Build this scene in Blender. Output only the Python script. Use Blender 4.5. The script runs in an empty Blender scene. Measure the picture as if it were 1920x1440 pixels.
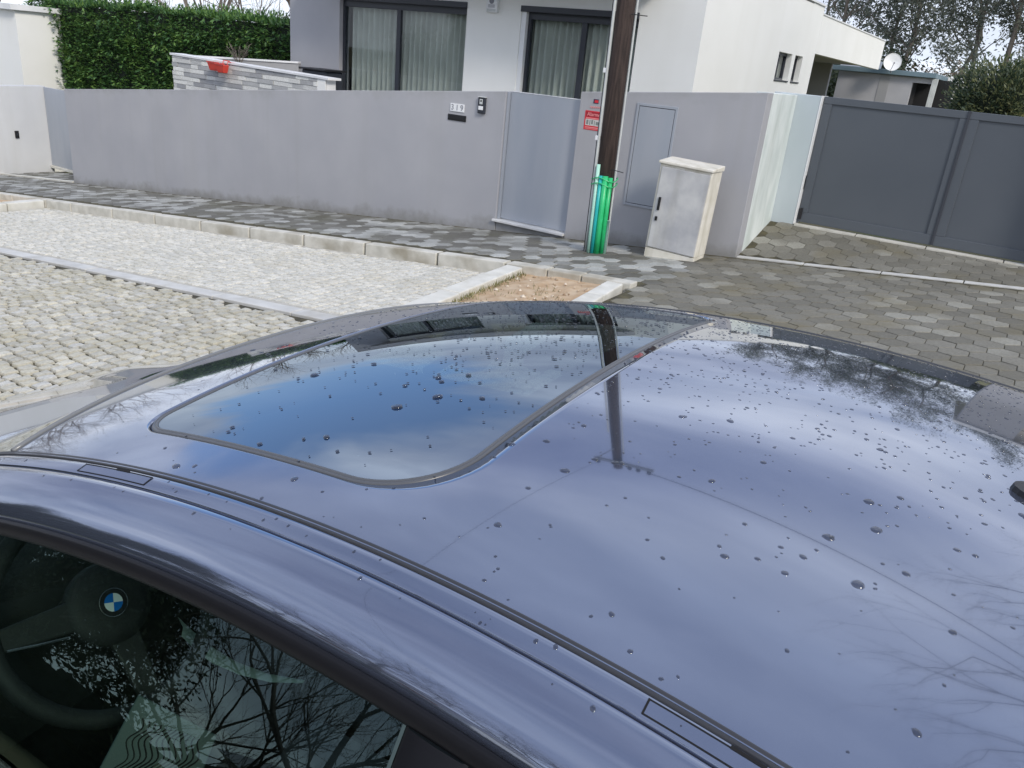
import bpy, math, random
from mathutils import Vector, Matrix, noise
R = math.radians
sc = bpy.context.scene
col = sc.collection
rng = random.Random(7)

# ------------------------------------------------------------------ camera
S = 0.0931                                   # street gradient (rise per metre to the right)
CAM = Vector((0.0, 0.0, 1.72))
CR = ((0.83359509, 0.54443188, 0.0933443),   # right
      (0.27832758, -0.26801866, -0.92233386),  # down
      (-0.47712994, 0.79483327, -0.37494945))  # forward
cd = bpy.data.cameras.new("camera")
cd.sensor_width = 36.0
cd.lens = 36.0 * 1494.19 / 1920.0
cd.clip_start = 0.05
cd.clip_end = 2000.0
cam = bpy.data.objects.new("camera", cd)
col.objects.link(cam)
m3 = Matrix((CR[0], (-CR[1][0], -CR[1][1], -CR[1][2]), (-CR[2][0], -CR[2][1], -CR[2][2]))).transposed()
cam.matrix_world = Matrix.Translation(CAM) @ m3.to_4x4()
sc.camera = cam


def proj(p):
    d = (p[0] - CAM.x, p[1] - CAM.y, p[2] - CAM.z)
    c = [sum(CR[i][k] * d[k] for k in range(3)) for i in range(3)]
    if c[2] < 0.05:
        return (-9999, -9999, c[2])
    return (960 + 1494.19 * c[0] / c[2], 720 + 1494.19 * c[1] / c[2], c[2])


# ------------------------------------------------------------------ sky, sun, exposure
SUN_AZ, SUN_EL = R(118.0), R(38.0)           # azimuth from +Y towards +X
w = bpy.data.worlds.new("World")
sc.world = w
w.use_nodes = True
nt = w.node_tree
nt.nodes.clear()


def N(tree, t, **kw):
    n = tree.nodes.new(t)
    for k, v in kw.items():
        setattr(n, k, v)
    return n


def mth(tree, op, a, b=None, c=None, clamp=False):
    n = N(tree, "ShaderNodeMath", operation=op)
    n.use_clamp = clamp
    for i, q in enumerate((a, b, c)):
        if q is None:
            continue
        if isinstance(q, (int, float)):
            n.inputs[i].default_value = q
        else:
            tree.links.new(q, n.inputs[i])
    return n.outputs[0]


def ramp(tree, fac, stops, interp="LINEAR"):
    n = N(tree, "ShaderNodeValToRGB")
    n.color_ramp.interpolation = interp
    els = n.color_ramp.elements
    while len(els) < len(stops):
        els.new(0.5)
    for e, (p, c) in zip(els, stops):
        e.position = p
        e.color = (*c, 1.0) if len(c) == 3 else c
    tree.links.new(fac, n.inputs[0])
    return n.outputs[0]


def mixc(tree, fac, a, b, mode="MIX"):
    n = N(tree, "ShaderNodeMix", data_type="RGBA", blend_type=mode)
    if isinstance(fac, (int, float)):
        n.inputs[0].default_value = fac
    else:
        tree.links.new(fac, n.inputs[0])
    for i, q in ((6, a), (7, b)):
        if isinstance(q, (tuple, list)):
            n.inputs[i].default_value = (*q[:3], 1.0)
        else:
            tree.links.new(q, n.inputs[i])
    return n.outputs[2]


def build_sky():
    lk = nt.links.new
    tc = N(nt, "ShaderNodeTexCoord")
    sep = N(nt, "ShaderNodeSeparateXYZ")
    lk(tc.outputs["Generated"], sep.inputs[0])
    sky = N(nt, "ShaderNodeTexSky", sky_type="NISHITA")
    sky.sun_disc = False
    sky.sun_elevation = SUN_EL
    sky.sun_rotation = SUN_AZ
    sky.air_density = 1.0
    sky.dust_density = 1.2
    sky.ozone_density = 2.5
    # cloud deck: the view direction is laid on a flat layer overhead
    zz = mth(nt, "ADD", mth(nt, "MAXIMUM", sep.outputs[2], 0.0), 0.16)
    cx = mth(nt, "DIVIDE", sep.outputs[0], zz)
    cy = mth(nt, "DIVIDE", sep.outputs[1], zz)
    cmb = N(nt, "ShaderNodeCombineXYZ")
    lk(cx, cmb.inputs[0]); lk(cy, cmb.inputs[1])
    mp = N(nt, "ShaderNodeMapping")
    mp.inputs["Rotation"].default_value = (0, 0, R(-28))
    mp.inputs["Scale"].default_value = (0.55, 1.25, 1)
    mp.inputs["Location"].default_value = (3.1, 1.7, 0)
    lk(cmb.outputs[0], mp.inputs[0])
    n1 = N(nt, "ShaderNodeTexNoise")
    n1.inputs["Scale"].default_value = 0.9
    n1.inputs["Detail"].default_value = 5
    n1.inputs["Roughness"].default_value = 0.52
    n1.inputs["Distortion"].default_value = 0.6
    lk(mp.outputs[0], n1.inputs["Vector"])
    n2 = N(nt, "ShaderNodeTexNoise")
    n2.inputs["Scale"].default_value = 0.55
    n2.inputs["Detail"].default_value = 3
    n2.inputs["Distortion"].default_value = 0.3
    lk(mp.outputs[0], n2.inputs["Vector"])
    # the blue opening in the deck (az about -50, el 14..24), torn by the noise
    px, py = GAP
    dx = mth(nt, "SUBTRACT", cx, px)
    dy = mth(nt, "SUBTRACT", cy, py)
    ca, sa = math.cos(R(GAP_A)), math.sin(R(GAP_A))
    u = mth(nt, "ADD", mth(nt, "MULTIPLY", dx, ca / GAP_W), mth(nt, "MULTIPLY", dy, sa / GAP_W))
    v = mth(nt, "ADD", mth(nt, "MULTIPLY", dx, -sa / GAP_H), mth(nt, "MULTIPLY", dy, ca / GAP_H))
    rr = mth(nt, "SQRT", mth(nt, "ADD", mth(nt, "MULTIPLY", u, u), mth(nt, "MULTIPLY", v, v)))
    hole = mth(nt, "SUBTRACT", 1.0, rr)
    cov = mth(nt, "SUBTRACT", mth(nt, "ADD", n1.outputs[0], 0.16), mth(nt, "MULTIPLY", mth(nt, "MAXIMUM", hole, -0.35), 0.42))
    mask = ramp(nt, cov, [(0.40, (0.0, 0.0, 0.0)), (0.60, (1, 1, 1))], "EASE")
    shade = ramp(nt, n2.outputs[0], [(0.34, (4.0, 4.5, 6.2)), (0.5, (6.2, 7.0, 8.8)), (0.66, (10.4, 10.9, 12.0))])
    n3 = N(nt, "ShaderNodeTexNoise")
    n3.inputs["Scale"].default_value = 1.9
    n3.inputs["Detail"].default_value = 6
    n3.inputs["Roughness"].default_value = 0.55
    n3.inputs["Distortion"].default_value = 0.5
    lk(mp.outputs[0], n3.inputs["Vector"])
    fine = ramp(nt, n3.outputs[0], [(0.32, (0.66, 0.70, 0.78)), (0.52, (1, 1, 1)), (0.70, (1.32, 1.30, 1.24))])
    # a darker bank of cloud across the middle of the sky
    qx, qy = dirxy(-31.0, 35.0)
    ex_, ey_ = mth(nt, "SUBTRACT", cx, qx), mth(nt, "SUBTRACT", cy, qy)
    cb, sb = math.cos(R(25)), math.sin(R(25))
    bu = mth(nt, "ADD", mth(nt, "MULTIPLY", ex_, cb / 1.3), mth(nt, "MULTIPLY", ey_, sb / 1.3))
    bv = mth(nt, "ADD", mth(nt, "MULTIPLY", ex_, -sb / .46), mth(nt, "MULTIPLY", ey_, cb / .46))
    br = mth(nt, "ADD", mth(nt, "SQRT", mth(nt, "ADD", mth(nt, "MULTIPLY", bu, bu), mth(nt, "MULTIPLY", bv, bv))), mth(nt, "MULTIPLY", mth(nt, "SUBTRACT", n1.outputs[0], .5), 1.6))
    bank = ramp(nt, br, [(0.0, (1, 1, 1)), (1.0, (0, 0, 0))], "EASE")
    shade = mixc(nt, mth(nt, "MULTIPLY", bank, 0.75), shade, (3.5, 4.3, 6.9))
    shade = mixc(nt, 1.0, shade, fine, "MULTIPLY")
    # near the horizon the deck is seen edge-on and paler
    hz = ramp(nt, sep.outputs[2], [(0.0, (1, 1, 1)), (0.30, (0, 0, 0))])
    shade2 = mixc(nt, mth(nt, "MULTIPLY", hz, 0.65), shade, (8.8, 9.5, 10.3))
    mm = mth(nt, "MAXIMUM", mask, mth(nt, "MULTIPLY", hz, 0.55))
    blue = mixc(nt, 1.0, sky.outputs[0], (1.15, 1.45, 1.75), "MULTIPLY")
    blue = mixc(nt, 0.16, blue, (8.5, 9.6, 11.0))
    fin = mixc(nt, mm, blue, shade2)
    bg = N(nt, "ShaderNodeBackground")
    bg.inputs["Strength"].default_value = 0.10
    lk(fin, bg.inputs["Color"])
    out = N(nt, "ShaderNodeOutputWorld")
    lk(bg.outputs[0], out.inputs["Surface"])


def dirxy(az, el):
    a, e = R(az), R(el)
    z = math.sin(e) + 0.16
    return (math.sin(a) * math.cos(e) / z, math.cos(a) * math.cos(e) / z)


GAP = dirxy(-52.0, 20.0)
GAP_A, GAP_W, GAP_H = 140.0, 1.25, 0.62
build_sky()
sd = bpy.data.lights.new("sun", "SUN")
sd.energy = 1.9
sd.angle = R(14.0)
sd.color = (1.0, 0.93, 0.82)
so = bpy.data.objects.new("sun", sd)
col.objects.link(so)
sdir = Vector((math.sin(SUN_AZ) * math.cos(SUN_EL), math.cos(SUN_AZ) * math.cos(SUN_EL), math.sin(SUN_EL)))
so.rotation_euler = sdir.to_track_quat("Z", "Y").to_euler()
sc.view_settings.view_transform = "Standard"
sc.view_settings.look = "None"
sc.view_settings.gamma = 1.0
sc.view_settings.exposure = 0.36
sc.view_settings.use_curve_mapping = False
sc.cycles.max_bounces = 12
sc.cycles.transparent_max_bounces = 24
sc.cycles.use_denoising = True

# ------------------------------------------------------------------ materials
MATS = {}


def pm(name, c1, c2=None, scale=8.0, rough=0.7, bump=0.0, bscale=60.0, metallic=0.0, stretch=(1, 1, 1),
       lo=0.35, hi=0.65, spec=0.5, coat=0.0, rvar=0.0, world=True, detail=4.0, extra=None, ior=1.5):
    if name in MATS:
        return MATS[name]
    m = bpy.data.materials.new(name)
    m.use_nodes = True
    t = m.node_tree
    b = t.nodes["Principled BSDF"]
    b.inputs["Base Color"].default_value = (*c1, 1)
    b.inputs["Roughness"].default_value = rough
    b.inputs["Metallic"].default_value = metallic
    b.inputs["Specular IOR Level"].default_value = spec
    b.inputs["Coat Weight"].default_value = coat
    b.inputs["Coat Roughness"].default_value = 0.03
    b.inputs["IOR"].default_value = ior
    if c2 is not None or bump or rvar:
        if world:
            g = N(t, "ShaderNodeNewGeometry").outputs["Position"]
        else:
            g = N(t, "ShaderNodeTexCoord").outputs["Object"]
        mp = N(t, "ShaderNodeMapping")
        mp.inputs["Scale"].default_value = stretch
        t.links.new(g, mp.inputs[0])
        if c2 is not None or rvar:
            n = N(t, "ShaderNodeTexNoise")
            n.inputs["Scale"].default_value = scale
            n.inputs["Detail"].default_value = detail
            t.links.new(mp.outputs[0], n.inputs["Vector"])
            if c2 is not None:
                c = ramp(t, n.outputs[0], [(lo, c1), (hi, c2)])
                if extra:
                    c = extra(t, c, g)
                t.links.new(c, b.inputs["Base Color"])
            if rvar:
                t.links.new(mth(t, "ADD", mth(t, "MULTIPLY", n.outputs[0], rvar * 2), rough - rvar), b.inputs["Roughness"])
        if bump:
            nb = N(t, "ShaderNodeTexNoise")
            nb.inputs["Scale"].default_value = bscale
            nb.inputs["Detail"].default_value = 3
            t.links.new(g, nb.inputs["Vector"])
            bp = N(t, "ShaderNodeBump")
            bp.inputs["Strength"].default_value = bump
            bp.inputs["Distance"].default_value = 0.01
            t.links.new(nb.outputs[0], bp.inputs["Height"])
            t.links.new(bp.outputs[0], b.inputs["Normal"])
    MATS[name] = m
    return m


def stone_mat(name, stops, rough=0.75, bump=0.5, bscale=90.0, moss=None, spots=0.0, patch=0.35):
    """one colour per stone (object random + island random), grain on top"""
    m = bpy.data.materials.new(name)
    m.use_nodes = True
    t = m.node_tree
    b = t.nodes["Principled BSDF"]
    b.inputs["Roughness"].default_value = rough
    g = N(t, "ShaderNodeNewGeometry")
    oi = N(t, "ShaderNodeObjectInfo")
    rnd = mth(t, "FRACT", mth(t, "ADD", g.outputs["Random Per Island"], oi.outputs["Random"]))
    big = N(t, "ShaderNodeTexNoise")
    big.inputs["Scale"].default_value = 0.9
    big.inputs["Detail"].default_value = 3
    t.links.new(g.outputs["Position"], big.inputs["Vector"])
    bb = mth(t, "MULTIPLY", mth(t, "SUBTRACT", big.outputs[0], 0.5), patch * 3.0)
    rnd2 = mth(t, "ADD", rnd, bb, clamp=True)
    c = ramp(t, rnd2, stops)
    gr = N(t, "ShaderNodeTexNoise")
    gr.inputs["Scale"].default_value = 45
    gr.inputs["Detail"].default_value = 5
    gr.inputs["Roughness"].default_value = 0.7
    t.links.new(g.outputs["Position"], gr.inputs["Vector"])
    gv = ramp(t, gr.outputs[0], [(0.3, (0.76, 0.76, 0.74)), (0.7, (1.16, 1.16, 1.16))])
    c = mixc(t, 1.0, c, gv, "MULTIPLY")
    if moss:
        mn = N(t, "ShaderNodeTexNoise")
        mn.inputs["Scale"].default_value = 1.7
        mn.inputs["Detail"].default_value = 6
        t.links.new(g.outputs["Position"], mn.inputs["Vector"])
        mf = ramp(t, mn.outputs[0], [(0.50, (0, 0, 0)), (0.72, (1, 1, 1))])
        c = mixc(t, mth(t, "MULTIPLY", mf, moss[1]), c, moss[0])
    t.links.new(c, b.inputs["Base Color"])
    bp = N(t, "ShaderNodeBump")
    bp.inputs["Strength"].default_value = bump
    bp.inputs["Distance"].default_value = 0.006
    t.links.new(gr.outputs[0], bp.inputs["Height"])
    t.links.new(bp.outputs[0], b.inputs["Normal"])
    return m


def glass_mat(name, tint, ior, rough=0.0, gloss=(1, 1, 1), boost=1.0):
    m = bpy.data.materials.new(name)
    m.use_nodes = True
    t = m.node_tree
    t.nodes.clear()
    fr = N(t, "ShaderNodeFresnel")
    fr.inputs["IOR"].default_value = ior
    tr = N(t, "ShaderNodeBsdfTransparent")
    tr.inputs["Color"].default_value = (*tint, 1)
    gl = N(t, "ShaderNodeBsdfGlossy")
    gl.inputs["Roughness"].default_value = rough
    gl.inputs["Color"].default_value = (*gloss, 1)
    mx = N(t, "ShaderNodeMixShader")
    bf = N(t, "ShaderNodeNewGeometry").outputs["Backfacing"]
    t.links.new(mth(t, "MULTIPLY", mth(t, "MULTIPLY", fr.outputs[0], boost), mth(t, "SUBTRACT", 1.0, bf), clamp=True), mx.inputs[0])
    t.links.new(tr.outputs[0], mx.inputs[1])
    t.links.new(gl.outputs[0], mx.inputs[2])
    o = N(t, "ShaderNodeOutputMaterial")
    t.links.new(mx.outputs[0], o.inputs[0])
    return m


def leaf_mat(name, c1, c2, c3, trans=0.25, nscale=1.1):
    m = bpy.data.materials.new(name)
    m.use_nodes = True
    t = m.node_tree
    b = t.nodes["Principled BSDF"]
    b.inputs["Roughness"].default_value = 0.55
    g = N(t, "ShaderNodeNewGeometry")
    n = N(t, "ShaderNodeTexNoise")
    n.inputs["Scale"].default_value = nscale
    t.links.new(g.outputs["Position"], n.inputs["Vector"])
    f = mth(t, "ADD", mth(t, "MULTIPLY", g.outputs["Random Per Island"], 0.55), mth(t, "MULTIPLY", n.outputs[0], 0.6))
    c = ramp(t, f, [(0.25, c1), (0.55, c2), (0.85, c3)])
    t.links.new(c, b.inputs["Base Color"])
    tl = N(t, "ShaderNodeBsdfTranslucent")
    t.links.new(c, tl.inputs[0])
    mx = N(t, "ShaderNodeMixShader")
    mx.inputs[0].default_value = trans
    t.links.new(b.outputs[0], mx.inputs[1])
    t.links.new(tl.outputs[0], mx.inputs[2])
    t.links.new(mx.outputs[0], t.nodes["Material Output"].inputs[0])
    return m


def streaks(dark, amount, zs=0.35, xs=5.0, base_dirt=None):
    """vertical run-off marks on render"""
    def f(t, c, g):
        mp = N(t, "ShaderNodeMapping")
        mp.inputs["Scale"].default_value = (xs, xs, zs)
        t.links.new(g, mp.inputs[0])
        n = N(t, "ShaderNodeTexNoise")
        n.inputs["Scale"].default_value = 1.0
        n.inputs["Detail"].default_value = 6
        t.links.new(mp.outputs[0], n.inputs["Vector"])
        fac = ramp(t, n.outputs[0], [(0.52, (0, 0, 0)), (0.74, (1, 1, 1))])
        return mixc(t, mth(t, "MULTIPLY", fac, amount), c, dark)
    return f


def wall_dirt(t, c, g):
    """run-off marks, plus splash dirt at the foot (height above the sloping pavement)"""
    c = streaks((0.33, 0.325, 0.32), 0.22, zs=.25)(t, c, g)
    sp = N(t, "ShaderNodeSeparateXYZ")
    t.links.new(g, sp.inputs[0])
    h = mth(t, "SUBTRACT", sp.outputs[2], mth(t, "MULTIPLY", sp.outputs[0], S))
    n = N(t, "ShaderNodeTexNoise")
    n.inputs["Scale"].default_value = 3.5
    n.inputs["Detail"].default_value = 8
    n.inputs["Roughness"].default_value = .65
    t.links.new(g, n.inputs["Vector"])
    hh = mth(t, "ADD", h, mth(t, "MULTIPLY", mth(t, "SUBTRACT", n.outputs[0], .5), .55))
    low = ramp(t, hh, [(0.06, (1, 1, 1)), (0.24, (0, 0, 0))])
    c = mixc(t, mth(t, "MULTIPLY", low, .55), c, (0.20, 0.195, 0.165))
    top = ramp(t, mth(t, "SUBTRACT", 2.05, hh), [(0.06, (1, 1, 1)), (0.26, (0, 0, 0))])
    return mixc(t, mth(t, "MULTIPLY", top, .35), c, (0.25, 0.25, 0.235))


M_wall = pm("grey_render", (0.375, 0.378, 0.405), (0.41, 0.412, 0.435), scale=1.3, rough=0.85, bump=0.15, bscale=220,
            extra=wall_dirt)
M_gate = pm("grey_gate_paint", (0.345, 0.375, 0.425), (0.375, 0.40, 0.445), scale=2.0, rough=0.5, stretch=(3, 3, .5))
M_house = pm("white_render", (0.83, 0.83, 0.80), (0.87, 0.87, 0.845), scale=0.8, rough=0.9, bump=0.1, bscale=150,
             extra=streaks((0.70, 0.69, 0.64), 0.16, zs=0.15, xs=2.0))
M_offwhite = pm("offwhite_render", (0.54, 0.55, 0.565), (0.60, 0.61, 0.62), scale=1.2, rough=0.9, extra=streaks((0.48, 0.48, 0.46), 0.3))
M_housegrey = pm("house_grey_render", (0.36, 0.36, 0.385), (0.40, 0.40, 0.42), scale=1.0, rough=0.9)
M_pier = pm("pier_mossy_white", (0.60, 0.66, 0.64), (0.74, 0.79, 0.77), scale=5.0, rough=0.85, bump=0.15, stretch=(1, 1, .45),
            extra=streaks((0.42, 0.47, 0.43), 0.6, zs=0.8, xs=4.0))
M_pierblue = pm("pier_paint", (0.50, 0.56, 0.58), (0.58, 0.63, 0.65), scale=1.5, rough=0.8, stretch=(1, 1, .4))
M_gatedark = pm("dark_gate_steel", (0.085, 0.098, 0.115), (0.10, 0.113, 0.13), scale=0.9, rough=0.42, rvar=0.06, lo=.3, hi=.7)
M_gatedark2 = pm("dark_gate_line", (0.045, 0.05, 0.062), rough=0.5)
M_frame = pm("anthracite_frame", (0.030, 0.034, 0.045), rough=0.4)
M_black = pm("black_plastic", (0.012, 0.012, 0.014), rough=0.45)
M_dark = pm("dark_interior", (0.02, 0.02, 0.022), rough=0.9)
M_room = pm("room_wall", (0.10, 0.10, 0.10), rough=0.95)
M_white = pm("white_plastic", (0.80, 0.81, 0.82), rough=0.5)
M_sill = pm("marble_sill", (0.62, 0.62, 0.62), (0.72, 0.72, 0.72), scale=6, rough=0.5)
M_cap = pm("wall_cap", (0.70, 0.71, 0.72), (0.80, 0.80, 0.81), scale=3, rough=0.7)
M_red = pm("red_plastic", (0.62, 0.055, 0.035), rough=0.45)
M_signred = pm("sign_red", (0.66, 0.03, 0.045), rough=0.45)
M_signdark = pm("sign_dark_red", (0.36, 0.015, 0.03), rough=0.5)
M_signpink = pm("sign_pink_print", (0.80, 0.30, 0.30), rough=0.5)
M_signpale = pm("sign_pale_print", (0.55, 0.55, 0.52), (0.66, 0.65, 0.62), scale=60, rough=0.5)
M_signgrey = pm("sign_grey_print", (0.22, 0.24, 0.23), rough=0.5)
M_navy = pm("label_navy", (0.02, 0.02, 0.06), rough=0.5)
M_digit = pm("digit_grey", (0.24, 0.245, 0.28), rough=0.6)
M_cab = pm("cabinet_front", (0.42, 0.425, 0.445), (0.60, 0.60, 0.59), scale=3.2, rough=0.7, bump=0.1, lo=.38, hi=.62, detail=6,
           extra=streaks((0.30, 0.29, 0.25), 0.35, zs=.8, xs=6))
M_cabside = pm("cabinet_weathered", (0.66, 0.63, 0.54), (0.76, 0.73, 0.66), scale=7, rough=0.8, bump=0.15,
               extra=streaks((0.40, 0.37, 0.28), 0.55, zs=1.0, xs=9))
M_wood = pm("pole_wood", (0.022, 0.013, 0.011), (0.055, 0.036, 0.030), scale=14, rough=0.8, bump=0.6, bscale=60, stretch=(3, 3, .25))
M_pipe = pm("pipe_grey", (0.48, 0.50, 0.50), (0.58, 0.60, 0.59), scale=5, rough=0.5)
M_mint = pm("pipe_mint", (0.42, 0.72, 0.60), rough=0.4)
M_teal = pm("pipe_teal", (0.02, 0.42, 0.42), rough=0.35)
M_green = pm("pipe_green", (0.015, 0.40, 0.13), (0.03, 0.52, 0.19), scale=8, rough=0.35)
M_kerb = pm("kerb_concrete", (0.46, 0.445, 0.39), (0.62, 0.60, 0.54), scale=5.5, rough=0.85, bump=0.3, bscale=120, lo=.3, hi=.6, detail=6,
            extra=streaks((0.20, 0.16, 0.09), 0.55, zs=3.0, xs=2.2))
M_kerbw = pm("kerb_white", (0.58, 0.57, 0.52), (0.70, 0.69, 0.64), scale=5, rough=0.85, bump=0.2, bscale=120,
             extra=streaks((0.45, 0.42, 0.33), 0.4, zs=3, xs=3))
M_strip = pm("strip_concrete", (0.50, 0.495, 0.475), (0.62, 0.615, 0.59), scale=4, rough=0.8, bump=0.2, bscale=120,
             extra=streaks((0.38, 0.36, 0.30), 0.5, zs=3, xs=3))
M_cobble = stone_mat("cobble_granite", [(0.0, (0.42, 0.405, 0.355)), (0.3, (0.48, 0.46, 0.395)), (0.6, (0.53, 0.50, 0.41)), (0.85, (0.525, 0.515, 0.48)), (1.0, (0.61, 0.58, 0.49))],
                     bump=0.45, patch=.2, moss=((0.36, 0.32, 0.19), 0.35))
def far_cobble():
    m = bpy.data.materials.new("cobbles_afar")
    m.use_nodes = True
    t = m.node_tree
    b = t.nodes["Principled BSDF"]
    b.inputs["Roughness"].default_value = .8
    g = N(t, "ShaderNodeNewGeometry")
    v1 = N(t, "ShaderNodeTexVoronoi")
    v1.inputs["Scale"].default_value = 9.2
    v1.inputs["Randomness"].default_value = .45
    v2 = N(t, "ShaderNodeTexVoronoi", feature="DISTANCE_TO_EDGE")
    v2.inputs["Scale"].default_value = 9.2
    v2.inputs["Randomness"].default_value = .45
    for v in (v1, v2):
        t.links.new(g.outputs["Position"], v.inputs["Vector"])
    bw = N(t, "ShaderNodeSeparateColor")
    t.links.new(v1.outputs["Color"], bw.inputs[0])
    c = ramp(t, bw.outputs[0], [(0.0, (0.44, 0.425, 0.38)), (0.5, (0.53, 0.505, 0.44)), (1.0, (0.62, 0.59, 0.51))])
    e = ramp(t, v2.outputs["Distance"], [(0.03, (0, 0, 0)), (0.12, (1, 1, 1))])
    c = mixc(t, e, (0.07, 0.062, 0.04), c)
    t.links.new(c, b.inputs["Base Color"])
    bp = N(t, "ShaderNodeBump")
    bp.inputs["Distance"].default_value = .012
    t.links.new(e, bp.inputs["Height"])
    t.links.new(bp.outputs[0], b.inputs["Normal"])
    return m


M_cobblefar = far_cobble()
M_sett = stone_mat("sett_granite", [(0.0, (0.53, 0.52, 0.475)), (0.4, (0.59, 0.575, 0.525)), (0.75, (0.63, 0.615, 0.565)), (1.0, (0.69, 0.665, 0.60))],
                   bump=0.6, patch=0.25, moss=((0.50, 0.46, 0.36), 0.4))
M_hex = stone_mat("hex_paver", [(0.0, (0.12, 0.115, 0.10)), (0.40, (0.175, 0.17, 0.15)), (0.58, (0.27, 0.27, 0.255)), (1.0, (0.46, 0.465, 0.445))],
                  bump=0.5, patch=0.36, moss=((0.10, 0.095, 0.06), 0.75))
M_hexd = stone_mat("hex_paver_driveway", [(0.0, (0.150, 0.142, 0.116)), (0.5, (0.188, 0.179, 0.150)), (0.90, (0.22, 0.21, 0.178)), (1.0, (0.30, 0.29, 0.25))],
                   bump=0.6, patch=0.3, moss=((0.16, 0.135, 0.07), 0.6))
M_joint = pm("joint_soil", (0.040, 0.036, 0.026), (0.085, 0.075, 0.045), scale=12, rough=1.0, bump=0.5)
M_jointl = pm("joint_sand", (0.40, 0.385, 0.34), (0.52, 0.50, 0.45), scale=15, rough=1.0, bump=0.5)
M_jointh = pm("joint_moss", (0.045, 0.042, 0.030), (0.105, 0.092, 0.05), scale=9, rough=1.0, bump=0.5)
M_soil = pm("pit_soil", (0.44, 0.30, 0.18), (0.58, 0.45, 0.31), scale=7, rough=1.0, bump=0.8, bscale=55, detail=8,
            extra=lambda t, c, g: c)
M_pebble = stone_mat("pebbles", [(0.0, (0.30, 0.20, 0.12)), (0.5, (0.50, 0.40, 0.29)), (1.0, (0.75, 0.68, 0.58))], patch=0.1)
M_terrain = pm("grassy_earth", (0.10, 0.12, 0.045), (0.17, 0.15, 0.08), scale=0.5, rough=1.0, bump=0.3, bscale=8)
M_grass = leaf_mat("grass_blades", (0.10, 0.11, 0.03), (0.17, 0.17, 0.055), (0.30, 0.27, 0.12))
M_hedge = leaf_mat("hedge_leaf", (0.026, 0.070, 0.025), (0.058, 0.150, 0.042), (0.18, 0.31, 0.07), nscale=2.1)
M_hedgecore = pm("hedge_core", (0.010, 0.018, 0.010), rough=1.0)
M_euca = leaf_mat("eucalyptus_leaf", (0.09, 0.112, 0.10), (0.16, 0.185, 0.155), (0.25, 0.26, 0.20), .5)
M_olive = leaf_mat("bush_leaf", (0.022, 0.046, 0.026), (0.065, 0.10, 0.052), (0.26, 0.27, 0.12))
M_brownleaf = leaf_mat("brown_leaf", (0.075, 0.055, 0.035), (0.13, 0.095, 0.06), (0.17, 0.13, 0.09))
M_ever = leaf_mat("evergreen_leaf", (0.016, 0.028, 0.016), (0.034, 0.052, 0.028), (0.07, 0.085, 0.045))
M_bark = pm("bark", (0.055, 0.045, 0.036), (0.11, 0.095, 0.08), scale=8, rough=0.9, stretch=(2, 2, .4))
M_barkp = pm("bark_pale", (0.12, 0.10, 0.085), (0.22, 0.19, 0.16), scale=5, rough=0.9, stretch=(2, 2, .4))
M_curtain = pm("curtain_cloth", (0.50, 0.50, 0.46), (0.58, 0.58, 0.53), scale=3, rough=0.95)
M_annex = pm("annex_render", (0.40, 0.40, 0.425), (0.46, 0.46, 0.48), scale=1.2, rough=0.85)
M_annexroof = pm("annex_roof_edge", (0.16, 0.23, 0.27), rough=0.5)
M_tile = pm("brick_orange", (0.50, 0.20, 0.12), rough=0.8)
M_steel = pm("galvanised", (0.35, 0.36, 0.37), rough=0.4, metallic=0.8)
M_cable = pm("cable_black", (0.02, 0.02, 0.022), rough=0.6)
M_beige = pm("beige_render", (0.42, 0.39, 0.33), (0.47, 0.44, 0.38), scale=1, rough=0.9)
M_slip = stone_mat("stone_slips", [(0.0, (0.34, 0.345, 0.36)), (0.3, (0.44, 0.445, 0.45)), (0.45, (0.66, 0.66, 0.64)), (1.0, (0.80, 0.80, 0.77))], patch=0.05, bump=0.6)
M_wglass = glass_mat("window_glass", (0.90, 0.93, 0.93), 1.5)

# car
M_trim = pm("satin_black_trim", (0.008, 0.008, 0.010), rough=0.36, spec=0.18)
M_header = pm("header_moulding", (0.17, 0.175, 0.18), rough=0.25)  # light grey, lifted so the colour carries the moulding's highlight
M_ditch = pm("ditch_rubber", (0.030, 0.031, 0.036), rough=0.35)
M_rubber = pm("rubber_grey", (0.085, 0.088, 0.095), rough=0.33)
M_gap = pm("panel_gap", (0.004, 0.004, 0.005), rough=0.9)
M_cabin = pm("cabin_trim", (0.012, 0.013, 0.014), (0.018, 0.019, 0.020), scale=30, rough=0.7, world=False)
M_seat = pm("seat_leather", (0.05, 0.052, 0.055), (0.06, 0.062, 0.065), scale=20, rough=0.55, world=False)
M_seatpale = pm("headrest_leather", (0.30, 0.33, 0.33), rough=0.6)
M_silver = pm("satin_silver", (0.55, 0.56, 0.57), rough=0.25, metallic=1.0)
M_blue = pm("roundel_blue", (0.01, 0.16, 0.55), rough=0.25)
M_rwhite = pm("roundel_white", (0.82, 0.84, 0.84), rough=0.25)
M_plate = pm("pale_trim_plate", (0.045, 0.070, 0.070), rough=0.6)
M_blade = pm("pale_mint", (0.50, 0.62, 0.58), rough=0.4)
M_tyre = pm("tyre_rubber", (0.014, 0.014, 0.014), rough=0.8)
M_sideglass = glass_mat("side_glass", (0.50, 0.62, 0.58), 1.75, gloss=(0.62, 0.84, 0.80))
M_roofglass = glass_mat("sunroof_glass", (0.14, 0.17, 0.18), 3.9, gloss=(0.80, 0.90, 1.0))
M_screen = glass_mat("windscreen_glass", (0.45, 0.52, 0.50), 1.55)


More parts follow.
